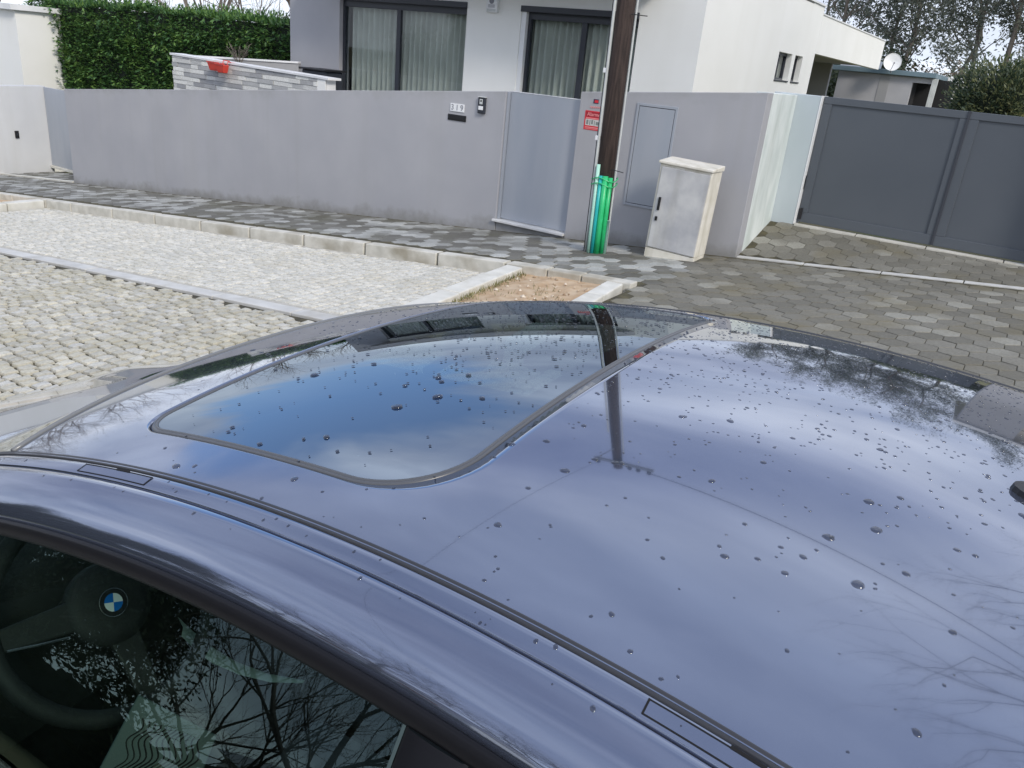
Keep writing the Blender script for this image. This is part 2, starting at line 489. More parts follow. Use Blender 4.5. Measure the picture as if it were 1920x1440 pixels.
def paint_mat():
    m = bpy.data.materials.new("metallic_car_paint")
    m.use_nodes = True
    t = m.node_tree
    b = t.nodes["Principled BSDF"]
    b.inputs["Metallic"].default_value = 0.80
    b.inputs["Roughness"].default_value = 0.05
    b.inputs["Coat Weight"].default_value = 1.0
    b.inputs["Coat Roughness"].default_value = 0.01
    g = N(t, "ShaderNodeTexCoord")
    n = N(t, "ShaderNodeTexNoise")
    n.inputs["Scale"].default_value = 2.2
    n.inputs["Detail"].default_value = 6
    t.links.new(g.outputs["Object"], n.inputs["Vector"])
    c = ramp(t, n.outputs[0], [(0.3, PAINT), (0.7, tuple(x * 1.07 for x in PAINT))])
    t.links.new(c, b.inputs["Base Color"])
    t.links.new(mth(t, "ADD", mth(t, "MULTIPLY", n.outputs[0], 0.05), 0.03), b.inputs["Roughness"])
    return m


PAINT = (0.168, 0.196, 0.272)
M_paint = paint_mat()
M_drop = glass_mat("rain_water", (0.42, 0.44, 0.50), 1.7)


# ------------------------------------------------------------------ mesh helpers
def tag(o, label=None, cat=None, group=None, kind=None):
    if label: o["label"] = label
    if cat: o["category"] = cat
    if group: o["group"] = group
    if kind: o["kind"] = kind
    return o


def empty(name, loc, label, cat, group=None):
    o = bpy.data.objects.new(name, None)
    o.empty_display_size = 0.2
    o.location = loc
    col.objects.link(o)
    return tag(o, label, cat, group)


def rootloc(p):
    if p is None:
        return Vector((0, 0, 0))
    while p.parent is not None:
        p = p.parent
    return Vector(p.location)


class MB:
    def __init__(self):
        self.v, self.f = [], []

    def add(self, vs, fs):
        k = len(self.v)
        self.v += [tuple(p) for p in vs]
        self.f += [tuple(i + k for i in q) for q in fs]
        return self

    def box(self, x0, x1, y0, y1, z0, z1, mat=None):
        vs = [(x, y, z) for x in (x0, x1) for y in (y0, y1) for z in (z0, z1)]
        if mat is not None:
            vs = [mat @ Vector(p) for p in vs]
        return self.add(vs, [(0, 1, 3, 2), (4, 6, 7, 5), (0, 4, 5, 1), (2, 3, 7, 6), (0, 2, 6, 4), (1, 5, 7, 3)])

    def hexa(self, p):
        """8 corners: bottom 4 ccw, top 4 ccw"""
        return self.add(p, [(3, 2, 1, 0), (4, 5, 6, 7), (0, 1, 5, 4), (1, 2, 6, 5), (2, 3, 7, 6), (3, 0, 4, 7)])

    def sheet(self, rows):
        """grid of points rows[i][j]"""
        n, m = len(rows), len(rows[0])
        vs = [p for r in rows for p in r]
        fs = [(i * m + j, i * m + j + 1, (i + 1) * m + j + 1, (i + 1) * m + j) for i in range(n - 1) for j in range(m - 1)]
        return self.add(vs, fs)

    def ringstack(self, rings, cap0=False, cap1=False):
        n, m = len(rings), len(rings[0])
        vs = [p for r in rings for p in r]
        fs = [(i * m + j, i * m + (j + 1) % m, (i + 1) * m + (j + 1) % m, (i + 1) * m + j) for i in range(n - 1) for j in range(m)]
        if cap0: fs.append(tuple(range(m))[::-1])
        if cap1: fs.append(tuple((n - 1) * m + j for j in range(m)))
        return self.add(vs, fs)

    def tube(self, pts, r, n=8, cap=True):
        pts = [Vector(p) for p in pts]
        rr = r if isinstance(r, (list, tuple)) else [r] * len(pts)
        rings = []
        up = None
        for i, p in enumerate(pts):
            a = pts[max(0, i - 1)]
            b = pts[min(len(pts) - 1, i + 1)]
            d = (b - a)
            if d.length < 1e-9: d = Vector((0, 0, 1))
            d.normalize()
            if up is None:
                up = d.orthogonal().normalized()
            else:
                up = (up - d * up.dot(d))
                if up.length < 1e-6: up = d.orthogonal()
                up.normalize()
            s2 = d.cross(up)
            rings.append([p + (up * math.cos(2 * math.pi * k / n) + s2 * math.sin(2 * math.pi * k / n)) * rr[i] for k in range(n)])
        return self.ringstack(rings, cap, cap)

    def lathe(self, c, axis, prof, n=24, cap=True):
        """prof: (along, radius)"""
        a = Vector(axis).normalized()
        u = a.orthogonal().normalized()
        q = a.cross(u)
        c = Vector(c)
        rings = [[c + a * h + (u * math.cos(2 * math.pi * k / n) + q * math.sin(2 * math.pi * k / n)) * r for k in range(n)] for h, r in prof]
        return self.ringstack(rings, cap, cap)

    def build(self, name, mat, parent=None, smooth=False, local=False, bevel=0.0, auto=None, seg=2):
        me = bpy.data.meshes.new(name)
        off = Vector((0, 0, 0)) if (local or parent is None) else rootloc(parent)
        me.from_pydata([(p[0] - off.x, p[1] - off.y, p[2] - off.z) for p in self.v], [], self.f)
        me.validate()
        me.update()
        o = bpy.data.objects.new(name, me)
        col.objects.link(o)
        if mat: me.materials.append(mat)
        if parent is not None: o.parent = parent
        if smooth:
            me.polygons.foreach_set("use_smooth", [True] * len(me.polygons))
        if auto:
            me.polygons.foreach_set("use_smooth", [True] * len(me.polygons))
            me.set_sharp_from_angle(angle=R(auto))
        if bevel:
            bm = o.modifiers.new("bevel", "BEVEL")
            bm.width = bevel
            bm.segments = seg
            bm.limit_method = "ANGLE"
        return o


def outward(o, c):
    """turn a single-sheet panel so that its faces look away from c"""
    me = o.data
    t = 0.0
    for p in me.polygons:
        t += (Vector(p.center) - Vector(c)).dot(p.normal) * p.area
    if t < 0:
        me.flip_normals()
    return o


def box(name, mat, parent, x0, x1, y0, y1, z0, z1, bevel=0.0):
    return MB().box(x0, x1, y0, y1, z0, z1).build(name, mat, parent, bevel=bevel)


def solo(o, label, cat, group=None):
    """a thing that is one mesh: put its origin at its base"""
    me = o.data
    xs = [v.co for v in me.vertices]
    c = Vector((sum(p.x for p in xs) / len(xs), sum(p.y for p in xs) / len(xs), min(p.z for p in xs)))
    me.transform(Matrix.Translation(-c))
    o.location = o.location + c
    return tag(o, label, cat, group)


def struct(o):
    o["kind"] = "structure"
    return o


def smooth01(a, b, x):
    t = max(0.0, min(1.0, (x - a) / (b - a)))
    return t * t * (3 - 2 * t)


YK, YW = 7.10, 9.30          # kerb face, boundary wall face
TILT = -math.atan(S)


def zg(x, y):
    """height of the paved surface"""
    base = S * x
    drive = 0.075 * max(0.0, min(1.0, (y - 4.7) / 4.6))
    side = 0.13 - (y - YK) * 0.025
    if y < YK:
        return base + (drive if x > -3.15 else 0.0)
    k = 1.0 - smooth01(-5.2, -2.9, x)
    return base + drive * (1 - k) + side * k


def zapron(x, y):
    t = max(0.0, min(1.0, (y - 9.35) / 1.15))
    return (S * x + 0.078) * (1 - t) + 0.135 * t


# ------------------------------------------------------------------ setting: terrain, road, bay, pavement
def terrain():
    m = MB()
    def tz(x, y):
        d = max(abs(x), abs(y))
        far = smooth01(45, 160, d)
        return (S * max(-45, min(45, x)) - 0.32) * (1 - far * 0.55) - 0.0
    xs = [-700, -400, -220, -130, -80, -45, -30, -20, -10, 0, 10, 25, 45, 80, 130, 220, 400, 700]
    rows = [[(x, y, tz(x, y)) for x in xs] for y in xs]
    o = struct(m.sheet(rows).build("terrain", M_terrain, smooth=True))
    o.data.flip_normals()


terrain()


def slab(name, mat, x0, x1, y0, y1, dz, nx=40, ny=6, zf=zg):
    rows = [[(x0 + (x1 - x0) * j / nx, y0 + (y1 - y0) * i / ny, 0) for j in range(nx + 1)] for i in range(ny + 1)]
    rows = [[(p[0], p[1], zf(p[0], p[1]) + dz) for p in r] for r in rows]
    return struct(MB().sheet(rows).build(name, mat))


# silhouette of the car in the picture (photo pixels): paving behind it is hidden
SIL = [(0, 742), (150, 722), (330, 688), (433, 657), (633, 607), (807, 572), (973, 557), (1107, 558), (1273, 577), (1447, 603), (1613, 643), (1780, 687), (1913, 717), (1925, 720)]


def sil_y(px):
    for (a, b), (c, d) in zip(SIL, SIL[1:]):
        if a <= px <= c:
            return b + (d - b) * (px - a) / (c - a)
    return 9999


def seen(p):
    x, y, d = proj(p)
    return d > 0 and -5 < x < 1925 and -5 < y < sil_y(max(0, min(1924, x))) + 6


def stone_proto(name, mat, kind, seed):
    r = random.Random(seed)
    if kind == "hex":
        n, rad = 6, 0.5 / math.cos(R(30))
        out = [(rad * math.cos(R(90 + 60 * k)), rad * math.sin(R(90 + 60 * k))) for k in range(6)]
    else:
        j = 0.042 if kind == "cobble" else 0.06
        out = []
        for (a, b) in ((-.5, -.5), (.0, -.5), (.5, -.5), (.5, 0), (.5, .5), (0, .5), (-.5, .5), (-.5, 0)):
            k = 0.955 if (a and b) else 1.0
            out.append((a * k + r.uniform(-j, j), b * k + r.uniform(-j, j)))
        n = 8
    m = MB()
    if kind == "hex":
        rings = [[(x * .978, y * .978, -.05) for x, y in out], [(x * .978, y * .978, -.003) for x, y in out], [(x * .955, y * .955, 0.0) for x, y in out]]
    else:
        t = [r.uniform(-.006, .006) for _ in out]
        rings = [[(x * .90, y * .90, -.05) for x, y in out], [(x * .88, y * .88, -.014 + tt) for (x, y), tt in zip(out, t)],
                 [(x * .82, y * .82, -.0015 + tt * .5) for (x, y), tt in zip(out, t)]]
    m.ringstack(rings)
    k = len(m.v)
    m.v.append((0, 0, 0.001 if kind == "hex" else 0.004))
    b = k - n
    for i in range(n):
        m.f.append((b + i, b + (i + 1) % n, k))
    return m


def lay(parent, spots, protos, name, stuffname, mat, stufflabel, kmax=300, tilt=TILT, lean=None):
    """spots: (x, y, z, sx, sy, rot, proto). The largest in view become objects, the rest one mesh."""
    meshes = []
    for p in protos:
        me = bpy.data.meshes.new(name)
        me.from_pydata(p.v, [], p.f)
        me.update()
        me.materials.append(mat)
        me.polygons.foreach_set("use_smooth", [True] * len(me.polygons)) if False else None
        meshes.append(me)
    rank = []
    for i, s_ in enumerate(spots):
        if seen(s_[:3]):
            rank.append((proj(s_[:3])[2], i))
    rank.sort()
    near = set(i for _, i in rank[:kmax])
    rest = MB()
    for i, (x, y, z, sx, sy, rt, k) in enumerate(spots):
        jj = .022 if len(protos) > 1 else .007
        lx, ly_ = lean(x, y) if lean else (0.0, tilt)
        jt = (lx + rng.uniform(-jj, jj), ly_ + rng.uniform(-jj, jj))
        if i in near:
            o = bpy.data.objects.new(name, meshes[k])
            o.location = (x, y, z)
            o.rotation_euler = (jt[0], jt[1], rt)
            o.scale = (sx, sy, 1)
            o.parent = parent
            col.objects.link(o)
        else:
            mt = Matrix.Translation((x, y, z)) @ Matrix.Rotation(jt[1], 4, "Y") @ Matrix.Rotation(jt[0], 4, "X") @ Matrix.Rotation(rt, 4, "Z") @ Matrix.Diagonal((sx, sy, 1, 1))
            rest.add([mt @ Vector(q) for q in protos[k].v], protos[k].f)
    if rest.v:
        o = rest.build(stuffname, mat, parent, local=True)
        o["kind"] = "stuff"


def pave():
    # carriageway with granite cobbles in courses across the street
    flat = lambda x, y: S * x
    road = slab("road", M_joint, -23.0, 4.6, -1.6, 4.575, -0.020, 40, 8, zf=flat)
    slab("lower_road", M_cobblefar, -60, -23.0, -4.2, 4.575, -0.008, 30, 6, zf=flat)
    slab("upper_road", M_cobblefar, 4.6, 40, -4.2, 4.575, -0.008, 30, 6, zf=flat)
    slab("near_lane", M_cobblefar, -23.0, 4.6, -4.2, -1.6, -0.008, 30, 6, zf=flat)
    protos = [stone_proto("c", None, "cobble", k) for k in range(14)]
    spots = []
    x = -22.9
    while x < 4.5:
        y = -1.58 + rng.uniform(0, .1)
        wx = 0.103
        while y < 4.56:
            ly = rng.uniform(.092, .124)
            if y + ly > 4.565: break
            xx, yy = x + rng.uniform(-.006, .006), y + ly / 2
            xx += 0.02 * math.sin(y * 1.7 + x * .3)
            spots.append((xx, yy, S * xx + rng.uniform(-.005, .004), wx + rng.uniform(-.006, .004), ly, rng.uniform(-.06, .06), rng.randrange(14)))
            y += ly + .006
        x += wx + .006
    lay(road, spots, protos, "cobblestone", "cobblestones", M_cobble, "")
    # parking bay with pale setts
    bay = slab("parking_bay", M_jointl, -13.55, -4.05, 4.76, YK, -0.010, 40, 6, zf=lambda x, y: S * x)
    protos = [stone_proto("s", None, "sett", 50 + k) for k in range(12)]
    spots = []
    x = -13.5
    while x < -4.1:
        y = 4.79 + rng.uniform(0, .04)
        while y < YK - .05:
            ly = rng.uniform(.085, .125)
            if y + ly > YK - .01: break
            xx = x + rng.uniform(-.008, .008) + .03 * math.sin(y * 2.1)
            spots.append((xx, y + ly / 2, S * xx + rng.uniform(-.004, .004), .106 + rng.uniform(-.008, .006), ly, rng.uniform(-.09, .09), rng.randrange(12)))
            y += ly + .004
        x += .111
    spots = [q for q in spots if -13.5 < q[0] < -4.16 - .14 * (q[1] - 4.74)]
    lay(bay, spots, protos, "sett", "setts", M_sett, "")
    bay2 = slab("far_parking_bay", M_jointl, -45, -15.4, 4.76, YK, -0.006, 20, 4, zf=lambda x, y: S * x)
    # footway of hexagonal pavers
    foot = slab("footway", M_jointh, -45, -2.72, YK + .02, YW + .05, -0.006, 80, 6)
    d = .208
    proto = [stone_proto("h", None, "hex", 0)]
    spots, dspots = [], []
    j = 0
    y = 4.80
    while y < YW + .02:
        x = -22.0 + (d / 2 if j % 2 else 0)
        while x < 3.2:
            infoot = y > YK + .24 and x < -3.02 and y < YW - .02
            indrive = x > max(-2.98, -5) and y < YW - .02
            if y < YK + .3: indrive = x > -2.68 - .14 * (y - 4.74)
            if y > YK + .24 and -3.1 <= x <= -2.9 and y < YW - .02: infoot, indrive = True, False
            if infoot or indrive:
                q = (x, y, zg(x, y) + rng.uniform(-.0016, .0016), d, d, rng.uniform(-.015, .015), 0)
                (spots if infoot else dspots).append(q)
            x += d
        y += d * math.sqrt(3) / 2
        j += 1
    lay(foot, spots, proto, "paver", "pavers", M_hex, "")
    drive = slab("driveway", M_jointh, -3.02, 6.0, 4.76, YW + .06, -0.006, 40, 12)
    lay(drive, dspots, proto, "paver", "pavers", M_hexd, "")
    # sloping apron in front of the vehicle gate
    apron = slab("gate_apron", M_jointh, -2.70, 3.0, YW + .10, 10.75, -0.006, 30, 10, zf=zapron)
    spots = []
    j = 0
    y = YW + .22
    while y < 10.44:
        x = -2.60 + (d / 2 if j % 2 else 0)
        while x < 2.9:
            spots.append((x, y, zapron(x, y) + rng.uniform(-.003, .003), d, d, rng.uniform(-.015, .015), 0))
            x += d
        y += d * math.sqrt(3) / 2
        j += 1
    lay(apron, spots, proto, "paver", "pavers", M_hexd, "", lean=lambda x, y: (math.atan((.135 - S * x - .078) / 1.15), -math.atan(S * max(0.0, 1 - (y - 9.35) / 1.15))))
    # recess paving by the neighbour's door
    rec = slab("door_recess", M_jointh, -19.6, -16.62, YW + .06, 10.5, -0.016, 12, 6, zf=lambda x, y: S * x + .08)
    spots = []
    j = 0
    y = YW + .2
    while y < 10.42:
        x = -19.45 + (d / 2 if j % 2 else 0)
        while x < -16.75:
            spots.append((x, y, S * x + .08 + rng.uniform(-.003, .003), d, d, rng.uniform(-.015, .015), 0))
            x += d
        y += d * math.sqrt(3) / 2
        j += 1
    lay(rec, spots, proto, "paver", "pavers", M_hex, "")
    # verge on the camera's side of the street
    slab("verge", M_terrain, -60, 40, -9.0, -4.2, 0.06, 40, 6, zf=lambda x, y: S * x)


pave()


def stones_along(parent, name, mat, pts, w, h, gap=.012, bev=.012):
    """pts: list of (p0,p1) top-edge line segments of single stones, width to the left of travel"""
    for a, b in pts:
        a, b = Vector(a), Vector(b)
        d = (b - a)
        L_ = d.length
        d.normalize()
        a2, b2 = a + d * gap / 2, b - d * gap / 2
        n = Vector((-d.y, d.x, 0)).normalized() * w
        jz = rng.uniform(-.004, .004)
        up = Vector((0, 0, jz))
        dn = Vector((0, 0, -h))
        m = MB().hexa([a2 + dn, b2 + dn, b2 + n + dn, a2 + n + dn, a2 + up, b2 + up, b2 + n + up, a2 + n + up])
        m.build(name, mat, parent, local=True, bevel=bev)


def kerbs():
    # kerb between bay and footway
    k = struct(MB().sheet([[(x, y, S * x - .06) for x in (-45, -20, -4.2)] for y in (YK - .01, YK + .16)]).build("kerb", M_joint))
    xs = [-13.6 - 1.06 * i for i in range(24)][::-1] + [-12.85, -11.72, -10.65, -9.60, -8.58, -7.56, -6.52, -5.42, -4.50]
    seg = [((a, YK, S * a + .128), (b, YK, S * b + .128)) for a, b in zip(xs, xs[1:])]
    stones_along(k, "kerb_stone", M_kerb, seg, .15, .30, gap=.030)
    # flush strip between road and bay
    st = struct(MB().sheet([[(x, y, S * x - .03) for x in (-45, -20, -3)] for y in (4.575, 4.765)]).build("edge_strip", M_joint))
    xs = [-30 + 1.04 * i for i in range(26)]
    seg = [((a, 4.585, S * a + .004), (b, 4.585, S * b + .004)) for a, b in zip(xs, xs[1:]) if b < -2.9]
    stones_along(st, "strip_stone", M_strip, seg, .16, .10, bev=.008)
    # tree pit between the bay and the driveway
    rows = []
    for i in range(31):
        r = []
        for j in range(31):
            y = 4.78 + 2.34 * i / 30
            x = -4.04 - .14 * (y - 4.74) + 1.10 * j / 30
            lo_ = -.07 if i == 0 else 0.0
            r.append((x, y, S * x + lo_ + .045 + .035 * noise.noise((x * 2.3, y * 2.3, 1)) + .016 * noise.noise((x * 9, y * 9, 4))))
        rows.append(r)
    pit = struct(MB().sheet(rows).build("tree_pit", M_soil, smooth=True))
    z = lambda x, e: S * x + e
    L1 = [4.74, 5.72, 6.70, 7.10]
    sk = lambda x, y: x - .14 * (y - 4.74)
    seg = [((sk(-3.94, a), a, z(sk(-3.94, a), .105)), (sk(-3.94, b), b, z(sk(-3.94, b), .105))) for a, b in zip(L1, L1[1:])]
    stones_along(pit, "kerb_stone", M_kerbw, seg, .19, .3)
    L2 = [4.74, 5.70, 6.50, 7.09]
    seg = [((sk(-2.77, a), a, z(sk(-2.77, a), .085)), (sk(-2.77, b), b, z(sk(-2.77, b), .085))) for a, b in zip(L2, L2[1:])]
    stones_along(pit, "kerb_stone", M_kerbw, seg, .17, .3)
    X3 = [-4.495, -3.98, -3.58, -3.02]
    e3 = [.125, .118, .108, .092]
    seg = [((X3[i], YK + .005, z(X3[i], e3[i])), (X3[i + 1], YK + .005, z(X3[i + 1], e3[i + 1]))) for i in range(3)]
    stones_along(pit, "kerb_stone", M_kerb, seg, .16, .3)
    m = MB()
    for q in range(150):
        y = rng.uniform(5.2, 7.08)
        x = -.14 * (y - 4.74) + (rng.uniform(-3.92, -2.96) if rng.random() < .5 else rng.uniform(-3.45, -2.96))
        r = rng.uniform(.006, .022) if rng.random() < .9 else rng.uniform(.02, .035)
        zz = S * x + .043 + .035 * noise.noise((x * 2.3, y * 2.3, 1)) + .01
        vs = [Vector((rng.gauss(0, 1), rng.gauss(0, 1), rng.gauss(0, .7))).normalized() * r + Vector((x, y, zz)) for _ in range(6)]
        c = Vector((x, y, zz))
        o6 = [c + Vector((r * rng.uniform(.7, 1.2), 0, 0)), c + Vector((0, r * rng.uniform(.7, 1.2), 0)), c - Vector((r * rng.uniform(.7, 1.2), 0, 0)), c - Vector((0, r * rng.uniform(.7, 1.2), 0)), c + Vector((0, 0, r * .7)), c - Vector((0, 0, r * .7))]
        m.add(o6, [(0, 1, 4), (1, 2, 4), (2, 3, 4), (3, 0, 4), (1, 0, 5), (2, 1, 5), (3, 2, 5), (0, 3, 5)])
    m.build("pebbles", M_pebble, pit, local=True)["kind"] = "stuff"
    m = MB()
    for q in range(750):
        if rng.random() < .65:
            y = rng.uniform(4.9, 7.0)
            x = -3.93 - .14 * (y - 4.74) + abs(rng.gauss(0, .05))
        else:
            y = rng.uniform(5.0, 6.6)
            x = rng.uniform(-3.9, -3.0) - .14 * (y - 4.74)
            if noise.noise((x * 3, y * 3, 9)) < .12: continue
        b = Vector((x, y, S * x + .05))
        a = rng.uniform(0, 6.28)
        h = rng.uniform(.02, .055)
        t = b + Vector((math.cos(a) * h * .6, math.sin(a) * h * .6, h))
        s_ = Vector((-math.sin(a), math.cos(a), 0)) * .004
        m.add([b - s_, b + s_, t], [(0, 1, 2)])
    m.build("grass_tufts", M_grass, pit, local=True)["kind"] = "stuff"
    # next pit up the street on the left
    rows = [[(x, y, S * x + .02 + .03 * noise.noise((x * 2, y * 2, 3))) for x in [-15.2 + .15 * j for j in range(11)]] for y in [4.8 + .22 * i for i in range(12)]]
    p2 = struct(MB().sheet(rows).build("far_tree_pit", M_soil, smooth=True))
    seg = [((-13.60, a, z(-13.6, .12)), (-13.60, b, z(-13.6, .12))) for a, b in zip([4.74, 5.7, 6.5, 7.09], [5.7, 6.5, 7.09])]
    stones_along(p2, "kerb_stone", M_kerbw, seg, .18, .3)
    seg = [((-15.2, a, z(-15.2, .12)), (-15.2, b, z(-15.2, .12))) for a, b in zip([4.74, 5.7, 6.5, 7.09], [5.7, 6.5, 7.09])]
    stones_along(p2, "kerb_stone", M_kerbw, seg, .18, .3)
    # pale line of stones across the driveway, in the line of the wall
    tl = struct(MB().sheet([[(x, y, zg(x, YW) - .02) for x in (-2.70, 3.0)] for y in (YW - .01, YW + .12)]).build("driveway_line", M_jointh))
    xs = [-2.70, -1.93, -1.12, -.33, .48, 1.3, 2.1, 2.9]
    stones_along(tl, "strip_stone", M_strip, [((a, YW + .0, S * a + .084), (b, YW + .0, S * b + .084)) for a, b in zip(xs, xs[1:])], .10, .10, bev=.006)
    gl = struct(MB().sheet([[(x, y, .12) for x in (-2.42, 3.0)] for y in (10.46, 10.60)]).build("gate_line", M_jointh))
    xs = [-2.40, -1.65, -.86, -.05, .75, 1.55, 2.35]
    stones_along(gl, "strip_stone", M_kerb, [((a, 10.46, .152), (b, 10.46, .152)) for a, b in zip(xs, xs[1:])], .11, .10, bev=.006)
    rl = struct(MB().sheet([[(x, y, S * x + .07) for x in (-21, -16.62)] for y in (YW - .02, YW + .08)]).build("recess_line", M_jointh))
    xs = [-20.8, -19.8, -18.8, -17.8, -16.64]
    stones_along(rl, "strip_stone", M_kerbw, [((a, YW - .01, S * a + .10), (b, YW - .01, S * b + .10)) for a, b in zip(xs, xs[1:])], .08, .10, bev=.006)


kerbs()


# ------------------------------------------------------------------ boundary walls, gates and their fittings
def prism_wall(name, mat, parent, x0, x1, y0, y1, zb0, zb1, zt0, zt1, bevel=.008):
    m = MB().hexa([(x0, y0, zb0), (x1, y0, zb1), (x1, y1, zb1), (x0, y1, zb0), (x0, y0, zt0), (x1, y0, zt1), (x1, y1, zt1), (x0, y1, zt0)])
    return m.build(name, mat, parent, bevel=bevel)


HT = 1.905
GX0, GX1 = -6.12, -5.01      # pedestrian gate opening


def walls():
    o = prism_wall("boundary_wall", M_wall, None, -16.60, GX0, YW, YW + .20, S * -16.6 - .3, S * GX0 - .3, S * -16.6 + HT, S * GX0 + HT)
    solo(o, "long grey rendered boundary wall running left of the grey gate", "wall")
    e = empty("boundary_wall", (-3.8, YW, S * -3.8), "grey rendered boundary wall behind the utility pole and street cabinet", "wall")
    prism_wall("wall_face", M_wall, e, GX1, -2.70, YW, YW + .20, S * GX1 - .3, S * -2.7 - .3, S * GX1 + HT, S * -2.7 + HT)
    prism_wall("wall_return", M_pier, e, -2.90, -2.695, YW + .203, 10.50, -.5, -.5, 1.652, 1.652)
    prism_wall("gate_pier", M_pierblue, e, -2.98, -2.42, 10.503, 10.80, -.3, -.3, 1.668, 1.668)
    prism_wall("pier_edge_highlight", M_white, e, -2.418, -2.405, 10.50, 10.80, .14, .14, 1.672, 1.672, bevel=.002)  # thin white strip standing in for the highlight along the pier's edge
    # wall under the gate's sill
    prism_wall("sill_plinth", M_wall, e, GX0 + .003, GX1 - .003, YW + .015, YW + .19, S * GX0 - .3, S * GX1 - .3, -.372, -.372, bevel=.002)
    # pedestrian gate
    g = empty("pedestrian_gate", ((GX0 + GX1) / 2, YW + .1, -.35), "plain pale grey metal pedestrian gate between the two grey walls", "gate")
    box("gate_panel", M_gate, g, GX0 + .035, GX1 - .012, YW + .075, YW + .115, -.325, 1.335, bevel=.004)
    box("gate_jamb", M_gate, g, GX0 + .002, GX0 + .030, YW + .03, YW + .15, -.335, 1.33, bevel=.003)
    box("top_edge", M_cap, g, GX0 + .035, GX1 - .012, YW + .07, YW + .12, 1.336, 1.345, bevel=.002)
    box("sill", M_sill, g, GX0 - .035, GX1 - .003, YW - .045, YW + .16, -.370, -.338, bevel=.005)
    # meter cupboard door
    d = empty("meter_door", (-3.97, YW, .22), "flush grey meter cupboard door in the wall behind the street cabinet", "door")
    x0, x1, z0, z1 = -4.20, -3.735, .215, 1.362
    for nm, a in (("left", (x0 - .03, x0, z0 - .03, z1 + .03)), ("right", (x1, x1 + .03, z0 - .03, z1 + .03)), ("top", (x0, x1, z1, z1 + .03)), ("bottom", (x0, x1, z0 - .03, z0))):
        box("frame_bar", M_gate, d, a[0], a[1], YW - .014, YW + .01, a[2], a[3], bevel=.003)
    box("gap", M_frame, d, x0, x1, YW - .004, YW + .01, z0, z1)
    box("door_panel", M_gate, d, x0 + .007, x1 - .007, YW - .012, YW - .005, z0 + .007, z1 - .007, bevel=.002)
    MB().lathe((x1 - .045, YW - .012, .78), (0, -1, 0), [(0, .013), (.012, .013), (.014, .009)], 16).build("lock", M_silver, d, auto=40)
    # number tiles
    n = empty("house_number", (-6.89, YW, 1.0), "three small white house number tiles reading 319", "sign")
    for i, ch in enumerate("319"):
        xx = -6.972 + .079 * i
        t = MB().box(xx - .0385, xx + .0385, YW - .012, YW - .0005, .995, 1.098).build("tile", M_white, n, bevel=.003)
        text(ch, M_digit, t, (xx, YW - .0135, 1.046), .104, n)
    # letter slot
    e2 = empty("letter_slot", (-6.89, YW, .87), "black horizontal letter slot under the house number", "letterbox")
    box("frame", M_black, e2, -7.045, -6.735, YW - .012, YW - .0005, .875, .955, bevel=.004)
    box("flap", M_black, e2, -7.03, -6.75, YW - .019, YW - .0125, .890, .945, bevel=.004)
    # door station
    e3 = empty("intercom", (-6.47, YW, 1.0), "dark door intercom with pale button beside the gate", "intercom")
    box("housing", M_frame, e3, -6.535, -6.42, YW - .04, YW - .0005, 1.015, 1.222, bevel=.010)
    box("rain_hood", M_pipe, e3, -6.538, -6.417, YW - .047, YW - .0005, 1.2225, 1.232, bevel=.002)
    box("camera_plate", M_pipe, e3, -6.505, -6.455, YW - .043, YW - .0405, 1.135, 1.200, bevel=.001)
    MB().lathe((-6.48, YW - .043, 1.178), (0, -1, 0), [(0, .012), (.004, .011)], 14).build("lens", M_black, e3, auto=40)
    box("button", M_white, e3, -6.517, -6.442, YW - .045, YW - .0405, 1.062, 1.112, bevel=.002)
    # alarm signs on the pillar by the pole
    a = empty("alarm_sign", (-4.795, YW, 1.0), "red alarm warning sticker on the grey wall beside the pole", "sign")
    x0, x1, z0, z1 = -4.918, -4.672, 1.005, 1.232
    box("sign_board", M_signred, a, x0, x1, YW - .004, YW - .0005, z0, z1, bevel=.001)
    yy = YW - .0055
    box("headline_band", M_signdark, a, x0 + .012, x1 - .012, yy + .0005, yy + .0012, z1 - .072, z1 - .012)
    text("Alarme", M_signpink, a, ((x0 + x1) / 2, yy - .0002, z1 - .042), .062, a)
    box("print_line", M_signpink, a, x0 + .02, x1 - .02, yy, yy + .0008, z1 - .092, z1 - .082)
    box("picture_panel", M_signpale, a, x0 + .018, x1 - .014, yy, yy + .0008, z0 + .052, z0 + .128)
    for k, (u0, u1, w0, w1) in enumerate(((.03, .06, .065, .118), (.075, .088, .06, .12), (.10, .125, .07, .122), (.14, .15, .06, .115), (.165, .205, .066, .105))):
        box("picture_mark", M_signgrey, a, x0 + u0, x0 + u1, yy - .0012, yy - .0004, z0 + w0, z0 + w1)
    box("print_line", M_signpink, a, x0 + .02, x1 - .03, yy, yy + .0008, z0 + .026, z0 + .036)
    box("print_line", M_signpink, a, x0 + .02, x1 - .03, yy, yy + .0008, z0 + .012, z0 + .018)
    b = empty("small_label", (-4.78, YW, 1.25), "small dark and red label above the red alarm sticker", "sign")
    box("label_plate", M_navy, b, -4.822, -4.752, YW - .004, YW - .0005, 1.322, 1.372)
    box("red_field", M_signred, b, -4.806, -4.755, YW - .0055, YW - .0045, 1.330, 1.362)
    m = MB()
    pts = []
    for i in range(60):
        t = i / 59
        pts.append((-4.858 + .142 * t, YW - .003, 1.272 + .030 * t * .3 + .012 * math.sin(t * 34) * (1 - .3 * t)))
    m.tube(pts, .0032, 5)
    m.build("script_lettering", M_signpink, b)


